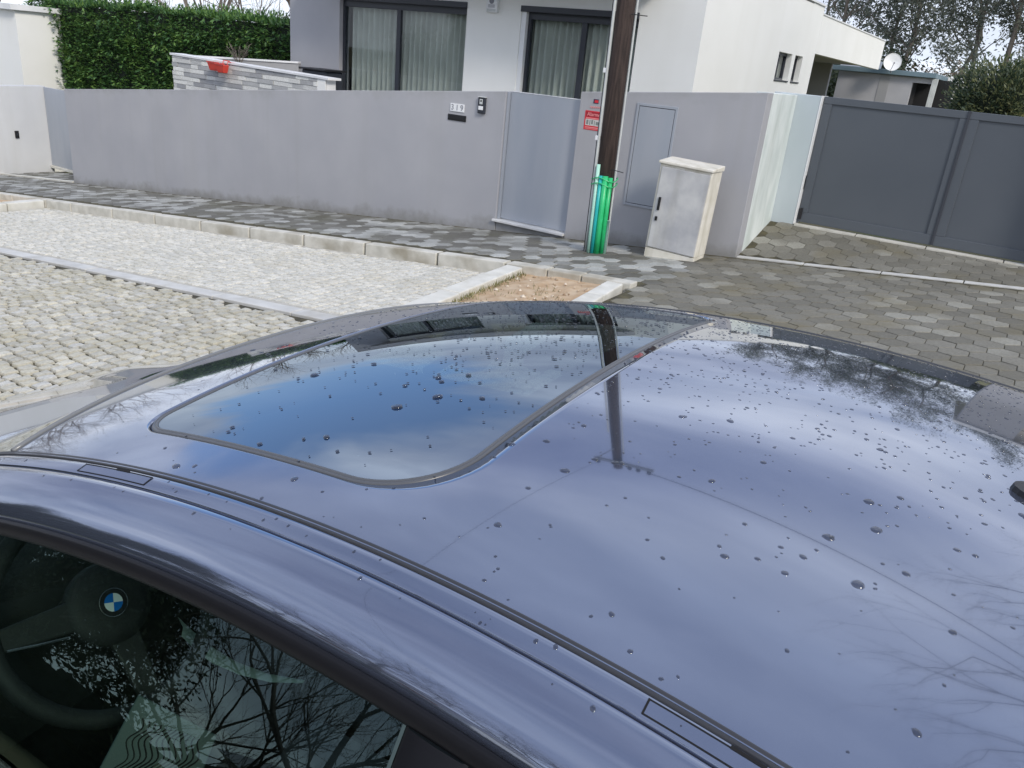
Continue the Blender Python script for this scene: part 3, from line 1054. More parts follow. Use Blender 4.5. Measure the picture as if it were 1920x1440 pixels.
def text(ch, mat, parent, c, size, root):
    cu = bpy.data.curves.new("lettering", "FONT")
    cu.body = ch
    cu.size = size
    cu.align_x = "CENTER"
    cu.align_y = "CENTER"
    cu.extrude = .0006
    cu.offset = size * .012
    ob = bpy.data.objects.new("tmp", cu)
    col.objects.link(ob)
    dg = bpy.context.evaluated_depsgraph_get()
    me = bpy.data.meshes.new_from_object(ob.evaluated_get(dg))
    bpy.data.objects.remove(ob)
    rl = rootloc(root)
    me.transform(Matrix.Translation(Vector(c) - rl) @ Matrix.Rotation(R(90), 4, "X"))
    me.materials.clear()
    me.materials.append(mat)
    o = bpy.data.objects.new("lettering", me)
    o.parent = parent
    col.objects.link(o)
    return o


walls()


def vehicle_gate():
    y = 10.60
    e = empty("vehicle_gate", (-.82, y, .15), "wide dark grey steel vehicle gate with two leaves", "gate")
    for i, (x0, x1) in enumerate(((-2.40, -.828), (-.812, .20))):
        z0, z1 = .165, 1.668 - .0
        leaf = box("gate_leaf", M_gatedark, e, x0, x1, y + .02, y + .05, z0 + .02, z1 - .02)
        fw = .13
        box("frame_bar", M_gatedark, e, x0, x1, y, y + .07, z1 - fw * .62, z1, bevel=.004)
        box("frame_bar", M_gatedark, e, x0, x1, y, y + .07, z0, z0 + fw * .9, bevel=.004)
        box("frame_bar", M_gatedark, e, x0, x0 + fw * .8, y, y + .07, z0 + fw * .9 + .002, z1 - fw * .62 - .002, bevel=.004)
        box("frame_bar", M_gatedark, e, x1 - .075, x1, y, y + .07, z0 + fw * .9 + .002, z1 - fw * .62 - .002, bevel=.004)
    box("meeting_cover", M_gatedark2, e, -.835, -.805, y - .012, y - .001, .17, 1.672, bevel=.003)
    box("lock_case", M_black, e, -2.44, -2.405, y - .03, y + .02, .56, .74, bevel=.006)
    MB().tube([(-2.37, y - .01, .2), (-2.37, y - .01, .34)], .018, 10).build("hinge", M_black, e)


vehicle_gate()


def cabinet():
    x0, x1, y0, y1 = -3.62, -3.00, 8.72, 9.06
    zb = zg(-3.3, 8.8)
    e = empty("street_cabinet", (-3.31, 8.9, zb - .03), "weathered pale utility cabinet standing against the grey wall", "cabinet")
    T = Matrix.Translation((-3.31, 8.9, zb)) @ Matrix.Rotation(R(1.9), 4, "Y") @ Matrix.Translation((3.31, -8.9, -zb))

    def bx(name, mat, a, bevel=.006):
        return MB().box(*a, mat=T).build(name, mat, e, bevel=bevel)
    bx("plinth", M_cabside, (x0 + .005, x1 - .005, y0 + .008, y1, zb - .10, zb + .075))
    bx("body", M_cabside, (x0, x1, y0 + .012, y1, zb + .077, zb + 1.035), .008)
    bx("door", M_cab, (x0 + .028, x1 - .012, y0 - .004, y0 + .010, zb + .088, zb + 1.005), .006)
    # sloped lid
    m = MB()
    pts = [(x0 - .015, y0 - .02, zb + 1.037), (x1 + .015, y0 - .02, zb + 1.037), (x1 + .015, y1 + .01, zb + 1.037), (x0 - .015, y1 + .01, zb + 1.037),
           (x0 - .015, y0 - .02, zb + 1.067), (x1 + .015, y0 - .02, zb + 1.067), (x1 + .015, y1 + .01, zb + 1.095), (x0 - .015, y1 + .01, zb + 1.095)]
    m.hexa([T @ Vector(p) for p in pts])
    m.build("lid", M_cabside, e, bevel=.008)
    bx("handle", M_black, (x0 + .065, x0 + .095, y0 - .022, y0 - .0045, zb + .52, zb + .67), .006)
    bx("lock", M_black, (x0 + .062, x0 + .092, y0 - .016, y0 - .0045, zb + .40, zb + .45), .006)


cabinet()


def pole():
    px, py = -4.17, 8.58
    zb = zg(px, py)
    e = empty("utility_pole", (px, py, zb), "dark wooden utility pole with green pipe sleeves at its foot", "pole")
    H = 7.75
    lean = lambda z: (px - .012 * (z - zb), py, z)
    MB().tube([lean(zb - .3), lean(zb + 2), lean(zb + 4), lean(zb + 6), lean(H)], [.104, .102, .098, .093, .088], 20).build("shaft", M_wood, e, smooth=True)

    def pipe(name, mat, a, b, r, z0, z1, n=10):
        """a: to the right as seen from the street, b: out towards the street"""
        dx, dy = a * .9 + b * .44, a * .44 - b * .9
        MB().tube([(lean(z)[0] + dx, py + dy, z) for z in (z0, z0 + .4, (z0 + z1) / 2, z1)], r, n).build(name, mat, e, smooth=True)
    pipe("conduit", M_pipe, -.122, .020, .017, zb, 6.4)
    pipe("conduit", M_pipe, .116, .015, .013, zb, 7.2)
    pipe("cable", M_cable, -.142, .0, .006, zb, 4.5)
    pipe("mint_sleeve", M_mint, -.088, .088, .022, zb, zb + 1.02)
    pipe("teal_sleeve", M_teal, -.046, .110, .023, zb, zb + .90)
    pipe("green_sleeve", M_green, .006, .118, .034, zb, zb + .90)
    pipe("green_sleeve", M_green, .064, .096, .030, zb, zb + .885)
    pipe("socket_cap", M_mint, .10, .10, .020, zb, zb + .09)
    for z in (zb + .86, zb + .80):
        pts = []
        for k in range(25):
            a = 2 * math.pi * k / 24
            pts.append((lean(z)[0] + .150 * math.cos(a), py + .150 * math.sin(a), z + .02 * math.sin(a * 3)))
        MB().tube(pts, .006, 5).build("tie_wire", M_green, e)
    for z in (zb + 1.30, zb + 2.02):
        MB().box(lean(z)[0] - .145, lean(z)[0] - .095, py - .085, py - .035, z - .025, z + .025).build("pipe_clip", M_white, e, bevel=.004)
    for z, dx in ((zb + .98, .26), (zb + 2.6, .30)):
        MB().tube([(lean(z)[0] + .10, py - .06, z), (lean(z)[0] + dx, py - .08, z - .012)], .005, 5).build("tie_end", M_cable, e)
    # head gear
    za = H - .28
    bx0 = px - .09
    b = MB().box(bx0 - .42, bx0 + .75, py - .135, py - .075, za - .04, za + .04).build("crossarm", M_steel, e, bevel=.004)
    for dx in (-.36, .28, .45, .66):
        MB().lathe((bx0 + dx, py - .105, za + .041), (0, 0, 1), [(0, .02), (.03, .045), (.06, .03), (.09, .05), (.13, .025)], 10).build("insulator", M_frame, e, auto=40)
    MB().tube([(bx0 - .36, py - .1, za - .04), (bx0, py - .1, za - .5)], .014, 6).build("brace", M_steel, e)
    # overhead lines
    def cab(name, pts, r, label):
        o = MB().tube(pts, r, 6).build(name, M_cable, None, smooth=True)
        solo(o, label, "cable")
    a0 = (bx0 + .66, py - .105, za + .12)
    b0 = (34.0, 8.9, 16.0)
    cab("overhead_cable", [(a0[0] + (b0[0] - a0[0]) * t, a0[1] + (b0[1] - a0[1]) * t, a0[2] + (b0[2] - a0[2]) * t - 4 * .8 * t * (1 - t)) for t in [i / 40 for i in range(41)]], .013,
        "thick black overhead line running uphill from the pole head")
    a1 = (bx0 - .36, py - .105, za + .12)
    b1 = (-6.4, -12.0, 7.9)
    cab("overhead_cable", [(a1[0] + (b1[0] - a1[0]) * t, a1[1] + (b1[1] - a1[1]) * t, a1[2] + (b1[2] - a1[2]) * t - 4 * .35 * t * (1 - t)) for t in [i / 30 for i in range(31)]], .004,
        "thin overhead line crossing the street from the pole head")


pole()


# ------------------------------------------------------------------ the white house
def win(parent, x0, x1, z0, z1, y, mull, glass_y=.10, name="window"):
    """sliding window in a front-facing opening"""
    wf = MB()
    fr = .055
    for a in ((x0, x0 + fr, z0, z1), (x1 - fr, x1, z0, z1), (x0 + fr, x1 - fr, z1 - .13, z1), (x0 + fr, x1 - fr, z0, z0 + fr)):
        wf.box(a[0], a[1], y + glass_y, y + glass_y + .09, a[2], a[3])
    for mx in mull:
        wf.box(mx - .05, mx + .05, y + glass_y + .01, y + glass_y + .08, z0 + fr, z1 - .13)
    o = wf.build(name, M_frame, parent, bevel=.004)
    edges = [x0 + fr] + list(mull) + [x1 - fr]
    for a, b in zip(edges, edges[1:]):
        box("pane", M_wglass, o, a, b, y + glass_y + .035, y + glass_y + .043, z0 + fr, z1 - .13)
    return o


def curtain(parent, x0, x1, z0, z1, y, seed):
    r = random.Random(seed)
    n = int((x1 - x0) / .012)
    ph = 0
    top, bot = [], []
    for i in range(n + 1):
        x = x0 + (x1 - x0) * i / n
        ph += .012 * (2 * math.pi / r.uniform(.085, .20))
        d = .060 * math.sin(ph) + .012 * math.sin(ph * .37)
        top.append((x, y + d * .7, z1))
        bot.append((x + .01 * math.sin(ph), y + d, z0))
    mid = [((a[0] + b[0]) / 2, (a[1] + b[1]) / 2, (a[2] + b[2]) / 2) for a, b in zip(top, bot)]
    return MB().sheet([bot, mid, top]).build("curtain", M_curtain, parent, smooth=True)


def house():
    X0, X1, Y0 = -14.20, -5.00, 13.0
    zf = -.6
    e = empty("house", (-9.6, 16, zf), "white flat-roofed modern house behind the grey boundary wall", "house")
    zt = 3.40
    th = .28
    A0, A1, B0, B1 = -12.76, -9.56, -8.38, -6.10
    zs, zh = .15, 2.545
    # front wall around the openings
    def fw(x0, x1, z0, z1, mat, nm="wall"):
        box(nm, mat, e, x0, x1, Y0, Y0 + th, z0, z1)
    fw(X0, A0, zf, zt, M_housegrey, "grey_wall")
    fw(A1, B0, zf, zh, M_house)
    fw(B1, X1, zf, zt, M_house)
    fw(A0, B1, zh + .001, zt, M_house)
    fw(A0, A1, zf, zs, M_house)
    fw(B0, B1, zf, zs, M_house)
    win(e, A0, A1, zs, zh, Y0, [-11.28])
    win(e, B0 + .10, B1, zs, zh, Y0, [-7.15])
    box("window_reveal", M_white, e, B0, B0 + .098, Y0 + .02, Y0 + .2, zs, zh)
    for k, (a, b, sd_) in enumerate(((A0, A1, 3), (B0, B1, 5))):
        curtain(e, a + .05, b - .02, zs + .05, zh - .1, Y0 + .30, sd_)
        box("window_head", M_frame, e, a, b, Y0 - .03, Y0 - .002, zh - .02, zh + .075, bevel=.005)
    # room behind
    MB().box(A0 - .5, B1 + .4, Y0 + 3.4, Y0 + 3.5, zf, zt - .4).build("back_wall", M_room, e)
    MB().box(A0 - .5, B1 + .4, Y0 + th + .002, Y0 + 3.4, .02, .10).build("floor", M_room, e)
    MB().box(A0 - .5, B1 + .4, Y0 + th + .002, Y0 + 3.4, zt - .5, zt - .42).build("ceiling", M_room, e)
    # side wall with two small windows (opening cut as wall pieces)
    def swl(y0, y1, z0, z1):
        box("side_wall", M_house, e, X1 - th, X1, y0, y1, z0, z1)
    yA, yB, yC, yD, zl0, zl1 = 17.38, 18.37, 18.62, 19.24, 1.86, 2.38
    ys = Y0 + th + .001
    swl(ys, yA, zf, zt + .03)
    swl(yA, yD, zf, zl0)
    swl(yA, yD, zl1, zt + .03)
    swl(yB, yC, zl0, zl1)
    swl(yD, 20.2, zf, zt + .06)
    for a, b in ((yA, yB), (yC, yD)):
        wv = MB()
        xf = X1 - .17
        for q in ((a, a + .05, zl0, zl1), (b - .05, b, zl0, zl1), (a + .05, b - .05, zl1 - .05, zl1), (a + .05, b - .05, zl0, zl0 + .04)):
            wv.box(xf, xf + .06, q[0], q[1], q[2], q[3])
        wv.box(xf + .005, xf + .055, (a + b) / 2 - .025, (a + b) / 2 + .025, zl0 + .04, zl1 - .05)
        o = wv.build("small_window", M_frame, e)
        box("pane", M_wglass, o, xf + .02, xf + .028, a + .05, b - .05, zl0 + .04, zl1 - .05)
        box("blind", M_curtain, o, xf - .06, xf - .05, a + .03, b - .03, zl0, zl0 + .33)
        box("sill", M_frame, o, X1 - .11, X1 + .02, a - .01, b + .01, zl0 - .03, zl0 - .003)
    # roof slab and front eave
    box("roof", M_cap, e, X0 + .02, X1 - .3, Y0 + .3, 28.0, zt - .30, zt - .12)
    ev = box("eave", M_housegrey, e, -13.15, B1 + .35, Y0 - .95, Y0 - .001, 2.98, 3.28)
    box("eave_cap", M_cap, ev, -13.17, B1 + .37, Y0 - .97, Y0 - .003, 3.282, 3.31)
    box("parapet_cap", M_cap, e, X1 - .32, X1 + .03, Y0 - .02, 20.25, zt + .064, zt + .10)
    # left flank and carport
    box("flank_wall", M_housegrey, e, X0, X0 + .28, Y0 + th + .002, 20.0, zf, zt)
    c = box("carport_fascia", M_house, e, X1 - .20, X1, 20.203, 28.25, 2.50, 3.30)
    box("fascia_cap", M_cap, c, X1 - .22, X1 + .02, 20.205, 28.27, 3.302, 3.33)
    box("carport_soffit", M_housegrey, e, -11.0, X1 - .202, 20.3, 28.2, 2.56, 2.66)
    box("carport_back", M_dark, e, -9.2, -9.0, 20.3, 28.0, zf, 2.55)
    box("carport_end", M_annex, e, -8.9, -6.35, 28.0, 28.2, zf, 2.55)
    box("carport_door", M_dark, e, -8.3, -7.4, 27.9, 27.99, zf, 2.2)
    box("carport_side", M_room, e, -11.0, X1 - .29, 20.0, 20.19, zf, 2.55)
    # siren box on the front wall
    s_ = empty("alarm_siren", (-8.98, Y0, 2.50), "small white alarm siren box on the house front between the windows", "alarm box")
    box("housing", M_white, s_, -9.10, -8.86, Y0 - .07, Y0 - .001, 2.475, 2.80, bevel=.012)
    box("lamp_band", M_pipe, s_, -9.075, -8.885, Y0 - .078, Y0 - .071, 2.49, 2.53, bevel=.003)
    MB().lathe((-8.98, Y0 - .0705, 2.66), (0, -1, 0), [(0, .05), (.006, .05), (.007, .03)], 20).build("siren_disc", M_digit, s_, auto=40)
    for q in range(3):
        box("vent", M_digit, s_, -9.05, -8.91, Y0 - .075, Y0 - .0708, 2.555 + .018 * q, 2.563 + .018 * q)


house()


def terrace():
    A, B = Vector((-15.55, 11.05, 0)), Vector((-11.02, 10.9, 0))
    zA, zB = 1.165, 1.085
    e = empty("terrace_wall", (-13.3, 11, -1.2), "stone clad terrace wall with a white coping beyond the boundary wall", "wall")
    def at(t, dy, z):
        p = A.lerp(B, t)
        return (p.x, p.y + dy, z)
    MB().hexa([at(0, .02, -1.4), at(1, .02, -1.4), at(1, .25, -1.4), at(0, .25, -1.4), at(0, .02, zA), at(1, .02, zB), at(1, .25, zB), at(0, .25, zA)]).build("core", M_cap, e)
    MB().hexa([at(-.01, -.03, zA), at(1.02, -.03, zB), at(1.02, .30, zB), at(-.01, .30, zA), at(-.01, -.03, zA + .04), at(1.02, -.03, zB + .04), at(1.02, .30, zB + .04), at(-.01, .30, zA + .04)]).build("coping", M_cap, e, bevel=.004)
    MB().hexa([at(.955, -.012, -1.4), at(1.002, -.012, -1.4), at(1.002, .0, -1.4), at(.955, .0, -1.4), at(.955, -.012, zB), at(1.002, -.012, zB), at(1.002, 0, zB), at(.955, 0, zB)]).build("corner_trim", M_house, e)
    r = random.Random(4)
    L_ = (B - A).length
    z = .30
    while z < 1.17:
        x = -r.uniform(0, .3)
        while x < L_ * .955:
            ln = r.choice((.22, .30, .36, .45, .52))
            a, b = max(0, x), min(L_ * .955, x + ln)
            if b - a > .05:
                t0, t1 = a / L_, b / L_
                top = zA + (zB - zA) * (t0 + t1) / 2 - .004
                h = min(.078, top - z)
                if h > .015:
                    d = r.uniform(.004, .022)
                    MB().hexa([at(t0 + .0006, -d, z), at(t1 - .0006, -d, z), at(t1 - .0006, .018, z), at(t0 + .0006, .018, z), at(t0 + .0006, -d, z + h - .003), at(t1 - .0006, -d, z + h - .003), at(t1 - .0006, .018, z + h - .003), at(t0 + .0006, .018, z + h - .003)]).build("stone_slip", M_slip, e)
            x += ln
        z += .082
    # rear wall of the raised bed
    g = empty("raised_bed_wall", (-14.6, 11.9, -1), "plain grey wall with white coping just behind the stone clad wall", "wall")
    C = Vector((-15.5, 11.36, 1.15))
    D = Vector((-13.55, 12.62, 1.235))
    n = Vector((D.y - C.y, -(D.x - C.x), 0)).normalized()
    n = -n * .2
    dn = Vector((0, 0, -2.2))
    MB().hexa([C + dn, D + dn, D + n + dn, C + n + dn, C, D, D + n, C + n]).build("wall_face", M_wall, g)
    up = Vector((0, 0, .035))
    q = n * .12
    MB().hexa([C - q, D - q, D + n + q, C + n + q, C - q + up, D - q + up, D + n + q + up, C + n + q + up]).build("coping", M_cap, g, bevel=.004)
    # red planters hooked on the coping
    for i, (t0, t1, dz, lab) in enumerate(((.312, .392, -.02, "longer red plastic window box hooked on the stone clad wall, left one"), (.382, .436, -.032, "shorter red plastic window box hooked on the stone clad wall, right one"))):
        pe = empty("window_box", at((t0 + t1) / 2, -.13, .93), lab, "planter", "red window boxes")
        zt_ = zA + (zB - zA) * t0 + .012 + dz
        d0 = -.05 - .05 * i
        m = MB()
        hb = .145
        m.hexa([at(t0 + .008, d0 - .12, zt_ - hb), at(t1 - .008, d0 - .12, zt_ - hb), at(t1 - .008, d0 - .02, zt_ - hb), at(t0 + .008, d0 - .02, zt_ - hb),
                at(t0, d0 - .15, zt_), at(t1, d0 - .15, zt_), at(t1, d0, zt_), at(t0, d0, zt_)])
        m.build("trough", M_red, pe, bevel=.008)
        m = MB()
        m.hexa([at(t0 - .003, d0 - .16, zt_ + .001), at(t1 + .003, d0 - .16, zt_ + .001), at(t1 + .003, d0 - .15, zt_ + .001), at(t0 - .003, d0 - .15, zt_ + .001),
                at(t0 - .003, d0 - .16, zt_ + .02), at(t1 + .003, d0 - .16, zt_ + .02), at(t1 + .003, d0 - .15, zt_ + .02), at(t0 - .003, d0 - .15, zt_ + .02)])
        m.build("rim", M_red, pe, bevel=.003)
        MB().tube([at(t1 - .01, d0 - .02, zt_ - .02), at(t1 - .01, d0, zt_ + .06), at(t1 - .01, .1, zt_ + .05)], .008, 6).build("hook", M_red, pe)
    # dry twigs of a plant in the bed
    m = MB()
    rr = random.Random(9)
    base = Vector((-14.35, 11.75, 1.0))
    for k in range(16):
        a = rr.uniform(0, 6.28)
        tip = base + Vector((math.cos(a) * .28, math.sin(a) * .2, .28 + rr.uniform(.05, .3)))
        mid = base.lerp(tip, .5) + Vector((0, 0, .07))
        m.tube([base, mid, tip], [.007, .005, .003], 4)
        for q in range(3):
            p = base.lerp(tip, rr.uniform(.5, 1))
            m.tube([p, p + Vector((rr.uniform(-.09, .09), rr.uniform(-.09, .09), rr.uniform(.02, .1)))], .003, 4)
    o = m.build("dry_plant", M_barkp)
    solo(o, "dry leafless twigs of a plant behind the stone clad wall", "plant")
    # kettle barbecue by the corner of the terrace
    b = empty("barbecue", (-12.55, 12.45, .05), "dark barbecue standing on the terrace beside the left window", "barbecue")
    box("body", M_frame, b, -13.0, -12.35, 12.2, 12.7, .65, 1.16, bevel=.02)
    box("lid_rim", M_black, b, -13.05, -12.30, 12.15, 12.75, 1.162, 1.20, bevel=.01)
    for dx in (-12.95, -12.40):
        for dy in (12.25, 12.65):
            MB().tube([(dx, dy, -.6), (dx, dy, .66)], .02, 6).build("leg", M_frame, b)
    MB().box(-15.4, -9.0, 11.3, 13.0, -1.2, -.62).build("terrace_floor", M_cap, e)


terrace()


def left_side():
    # neighbour's return wall, door and white house wall
    o = prism_wall("neighbour_wall", M_offwhite, None, -40.0, -19.55, 8.95, 9.15, S * -40 - .3, S * -19.55 - .3, S * -40 + 2.05, S * -19.55 + 2.02)
    solo(o, "neighbour's white rendered wall along the pavement at the far left", "wall")
    e = empty("neighbour_wall", (-19.6, 9.8, S * -19.6), "neighbour's white return wall leading back to the grey door", "wall")
    MB().hexa([(-19.75, 9.155, -2.2), (-19.55, 9.155, -2.2), (-19.50, 10.50, -2.2), (-19.75, 10.50, -2.2), (-19.75, 9.155, .14), (-19.55, 9.155, .14), (-19.50, 10.50, .17), (-19.75, 10.50, .17)]).build("wall_face", M_offwhite, e, bevel=.006)
    MB().hexa([(-19.548, 10.0, -1.75), (-19.53, 10.0, -1.75), (-19.50, 10.48, -1.72), (-19.52, 10.48, -1.72), (-19.548, 10.0, -1.45), (-19.53, 10.0, -1.45), (-19.50, 10.48, -1.43), (-19.52, 10.48, -1.43)]).build("repair_patch", M_wall, e)
    ic = empty("wall_socket", (-19.5, 9.75, -.95), "small black bell push on the neighbour's white return wall", "bell push")
    box("plate", M_black, ic, -19.535, -19.50, 9.71, 9.79, -.96, -.80, bevel=.004)
    box("push_button", M_frame, ic, -19.4995, -19.49, 9.73, 9.77, -.90, -.86, bevel=.003)
    g = empty("side_door", (-18.6, 10.5, -1.6), "plain blue grey metal door in the recess at the far left", "door")
    box("door_panel", M_gate, g, -19.49, -17.6, 10.45, 10.49, -1.58, .155, bevel=.003)
    box("sill", M_kerbw, g, -19.49, -17.6, 10.40, 10.53, -1.64, -1.585, bevel=.004)
    MB().tube([(-17.85, 10.43, -.70), (-17.85, 10.40, -.70), (-17.75, 10.40, -.70)], .012, 8).build("handle", M_steel, g)
    o = prism_wall("recess_wall", M_wall, None, -17.58, -16.85, 10.45, 10.6, -2.2, -2.2, .2, .22)
    solo(o, "short grey wall closing the door recess behind the long wall", "wall")
    o = prism_wall("wall_end", M_wall, None, -16.84, -16.605, YW + .205, 10.6, -2.2, -2.2, .34, .34)
    solo(o, "end return of the long grey wall beside the door recess", "wall")
    h = empty("neighbour_house", (-26, 14, -2.2), "neighbour's white house behind the hedge at the far left", "house")
    box("wall", M_house, h, -36.0, -23.7, 12.2, 20.0, -2.5, 1.72)
    box("roof_edge", M_cap, h, -36.2, -23.6, 12.05, 20.2, 1.722, 1.86)
    for k in range(1):
        f = box("window", M_frame, h, -35.5 + 3.2 * k, -34.0 + 3.2 * k, 12.14, 12.198, .1, 1.3)
        box("pane", M_wglass, f, -35.42 + 3.2 * k, -34.08 + 3.2 * k, 12.12, 12.138, .16, 1.24)


left_side()


# ------------------------------------------------------------------ annex, dish, right-hand pier
def right_side():
    zf = -.6
    e = empty("annex", (-4.6, 30, zf), "low grey outbuilding with blue grey roof edge beyond the vehicle gate", "outbuilding")
    y = 29.0
    box("wall", M_annex, e, -6.3, -4.05, y, y + .2, zf, 2.40)
    box("wall", M_annex, e, -4.05, -3.45, y, y + .2, zf, .9)
    box("wall", M_annex, e, -4.05, -3.45, y + .001, y + .199, 2.24, 2.40)
    box("post", M_pipe, e, -3.47, -3.36, y - .02, y + .18, zf, 2.40)
    box("opening_back", M_dark, e, -4.6, -3.0, y + 1.2, y + 1.3, zf, 2.4)
    box("inner_wall", M_dark, e, -4.5, -4.06, y + .201, y + 1.19, zf, 2.4)
    box("bench", M_annex, e, -3.95, -3.55, y + .6, y + 1.0, zf, 1.55)
    rf = box("roof", M_annexroof, e, -6.6, -3.42, y - .15, y + 3.0, 2.41, 2.55, bevel=.01)
    MB().hexa([(-6.3, y - .05, 2.56), (-5.25, y - .05, 2.56), (-5.25, y + 1, 2.56), (-6.3, y + 1, 2.56), (-6.25, y + .2, 2.78), (-5.2, y + .2, 2.78), (-5.2, y + .9, 2.78), (-6.25, y + .9, 2.78)]).build("skylight", M_gate, rf)
    box("wall_panel", M_wall, e, -5.02, -4.72, y - .012, y - .001, zf, 2.40)
    box("downpipe", M_pipe, e, -3.50, -3.44, y - .08, y - .03, zf, 2.40)
    s_ = empty("white_shed", (-2.9, 30.6, zf), "white wall end with dark doorway beside the grey outbuilding", "shed")
    box("wall", M_house, s_, -3.25, -2.35, 30.5, 30.7, 1.85, 2.52)
    box("doorway", M_dark, s_, -3.2, -2.8, 30.52, 30.7, zf, 1.848)
    box("brick_jamb", M_tile, s_, -2.79, -2.5, 30.5, 30.7, zf, 1.848)
    d = empty("satellite_dish", (-4.72, 28.6, 2.5), "round white satellite dish above the outbuilding roof", "satellite dish")
    ax = Vector((.30, -.92, .22)).normalized()
    c = Vector((-4.70, 28.55, 2.76))
    MB().lathe(c, ax, [(-.07, .0), (-.062, .06), (-.045, .13), (-.012, .215), (0, .258), (.008, .262), (-.006, .255), (-.05, .13), (-.064, .05), (-.075, .0)], 36, cap=False).build("reflector", M_white, d, smooth=True)
    MB().tube([c - ax * .07, c - ax * .16, (c.x, c.y + .18, 2.45)], .02, 8).build("mast", M_steel, d)
    MB().tube([c + Vector((0, 0, -.25)), c + ax * .32 + Vector((0, 0, -.12))], .010, 6).build("feed_arm", M_steel, d)
    MB().lathe(c + ax * .32 + Vector((0, 0, -.12)), ax, [(0, .02), (.05, .028)], 10).build("feed_horn", M_digit, d)
    # tall pier and building right of the gate (seen reflected in the roof)
    b = empty("corner_building", (2.6, 12, 0), "grey and beige building to the right of the vehicle gate", "building")
    box("pier", M_wall, b, .34, 1.05, 10.35, 10.9, -.4, 3.62)
    box("column", M_beige, b, 1.052, 2.1, 10.5, 11.0, -.4, 3.62)
    box("wall", M_beige, b, 2.102, 7.5, 10.9, 16.0, -.4, 3.62)
    box("lintel", M_wall, b, 2.102, 7.5, 10.42, 10.898, 3.15, 3.62)
    box("garage_door", M_dark, b, 2.15, 7.3, 10.84, 10.895, .2, 3.1)
    box("roof", M_cap, b, .3, 7.6, 10.3, 16.1, 3.625, 3.72)


right_side()


# ------------------------------------------------------------------ vegetation
def leaf_quads(m, c, r, n, size, droop=0.0, flat=1.0, asp=.35, rr=rng):
    for _ in range(n):
        d = Vector((rr.gauss(0, 1), rr.gauss(0, 1), rr.gauss(0, 1)))
        if d.length < 1e-6: continue
        d.normalize()
        p = Vector(c) + Vector((d.x * r[0], d.y * r[1], d.z * r[2])) * (rr.random() ** .45)
        a = Vector((rr.gauss(0, 1), rr.gauss(0, 1), rr.gauss(0, .6) - droop))
        a.normalize()
        b = a.orthogonal().normalized()
        b = (b * math.cos(rr.uniform(0, 6.28)) + a.cross(b) * math.sin(rr.uniform(0, 6.28))).normalized()
        L_ = size * rr.uniform(.6, 1.3)
        w_ = L_ * asp * .5
        q = p + a * L_
        mid = p + a * (L_ * .45)
        m.add([p, mid + b * w_, q, mid - b * w_], [(0, 1, 2, 3)])


def branchy(m, p, d, L_, r, depth, rr, spread=.55, upb=.12, leaves=None, n=5):
    """recursive limb; returns tips"""
    d = d.normalized()
    pts, rad = [Vector(p)], [r]
    k = 4
    for i in range(k):
        d = (d + Vector((rr.gauss(0, .10), rr.gauss(0, .10), rr.gauss(0, .08) + upb * .25))).normalized()
        pts.append(pts[-1] + d * (L_ / k))
        rad.append(r * (1 - .42 * (i + 1) / k))
    m.tube(pts, rad, n if depth > 1 else 3, cap=False)
    if leaves is not None and depth <= 2:
        leaves.append(pts[-1])
        leaves.append(pts[2])
    if depth == 0:
        return
    for c in range(rr.choice((2, 3, 3)) + (1 if depth > 2 else 0)):
        i = rr.choice((2, 3, 4))
        if c == 0: i = 4
        a = Vector((rr.gauss(0, 1), rr.gauss(0, 1), rr.gauss(0, .6)))
        nd = (d + a.normalized() * spread * rr.uniform(.8, 1.5) + Vector((0, 0, upb))).normalized()
        branchy(m, pts[i], nd, L_ * rr.uniform(.58, .80), rad[i] * .72, depth - 1, rr, spread, upb, leaves, n)


def bare_tree(name, base, h, seed, label, group=None, depth=5, lean=(0, 0), r=.13, mat=None):
    rr = random.Random(seed)
    e = empty(name, base, label, "tree", group)
    m = MB()
    b = Vector(base)
    top = b + Vector((lean[0], lean[1], h * .35))
    mid = b.lerp(top, .5) + Vector((rr.uniform(-.1, .1), rr.uniform(-.1, .1), 0))
    MB().tube([b - Vector((0, 0, .4)), mid, top], [r * 1.25, r * 1.05, r * .95], 10).build("trunk", mat or M_bark, e, smooth=True)
    for k in range(5):
        a = 2 * math.pi * k / 5 + rr.uniform(-.4, .4)
        el = rr.uniform(.55, 1.3)
        d = Vector((math.cos(a), math.sin(a), el)) + Vector((lean[0], lean[1], 0)) * .25
        branchy(m, b.lerp(top, rr.uniform(.7, 1.0)), d, h * .27, r * .62, depth, rr)
    m.build("crown", mat or M_bark, e)
    return e


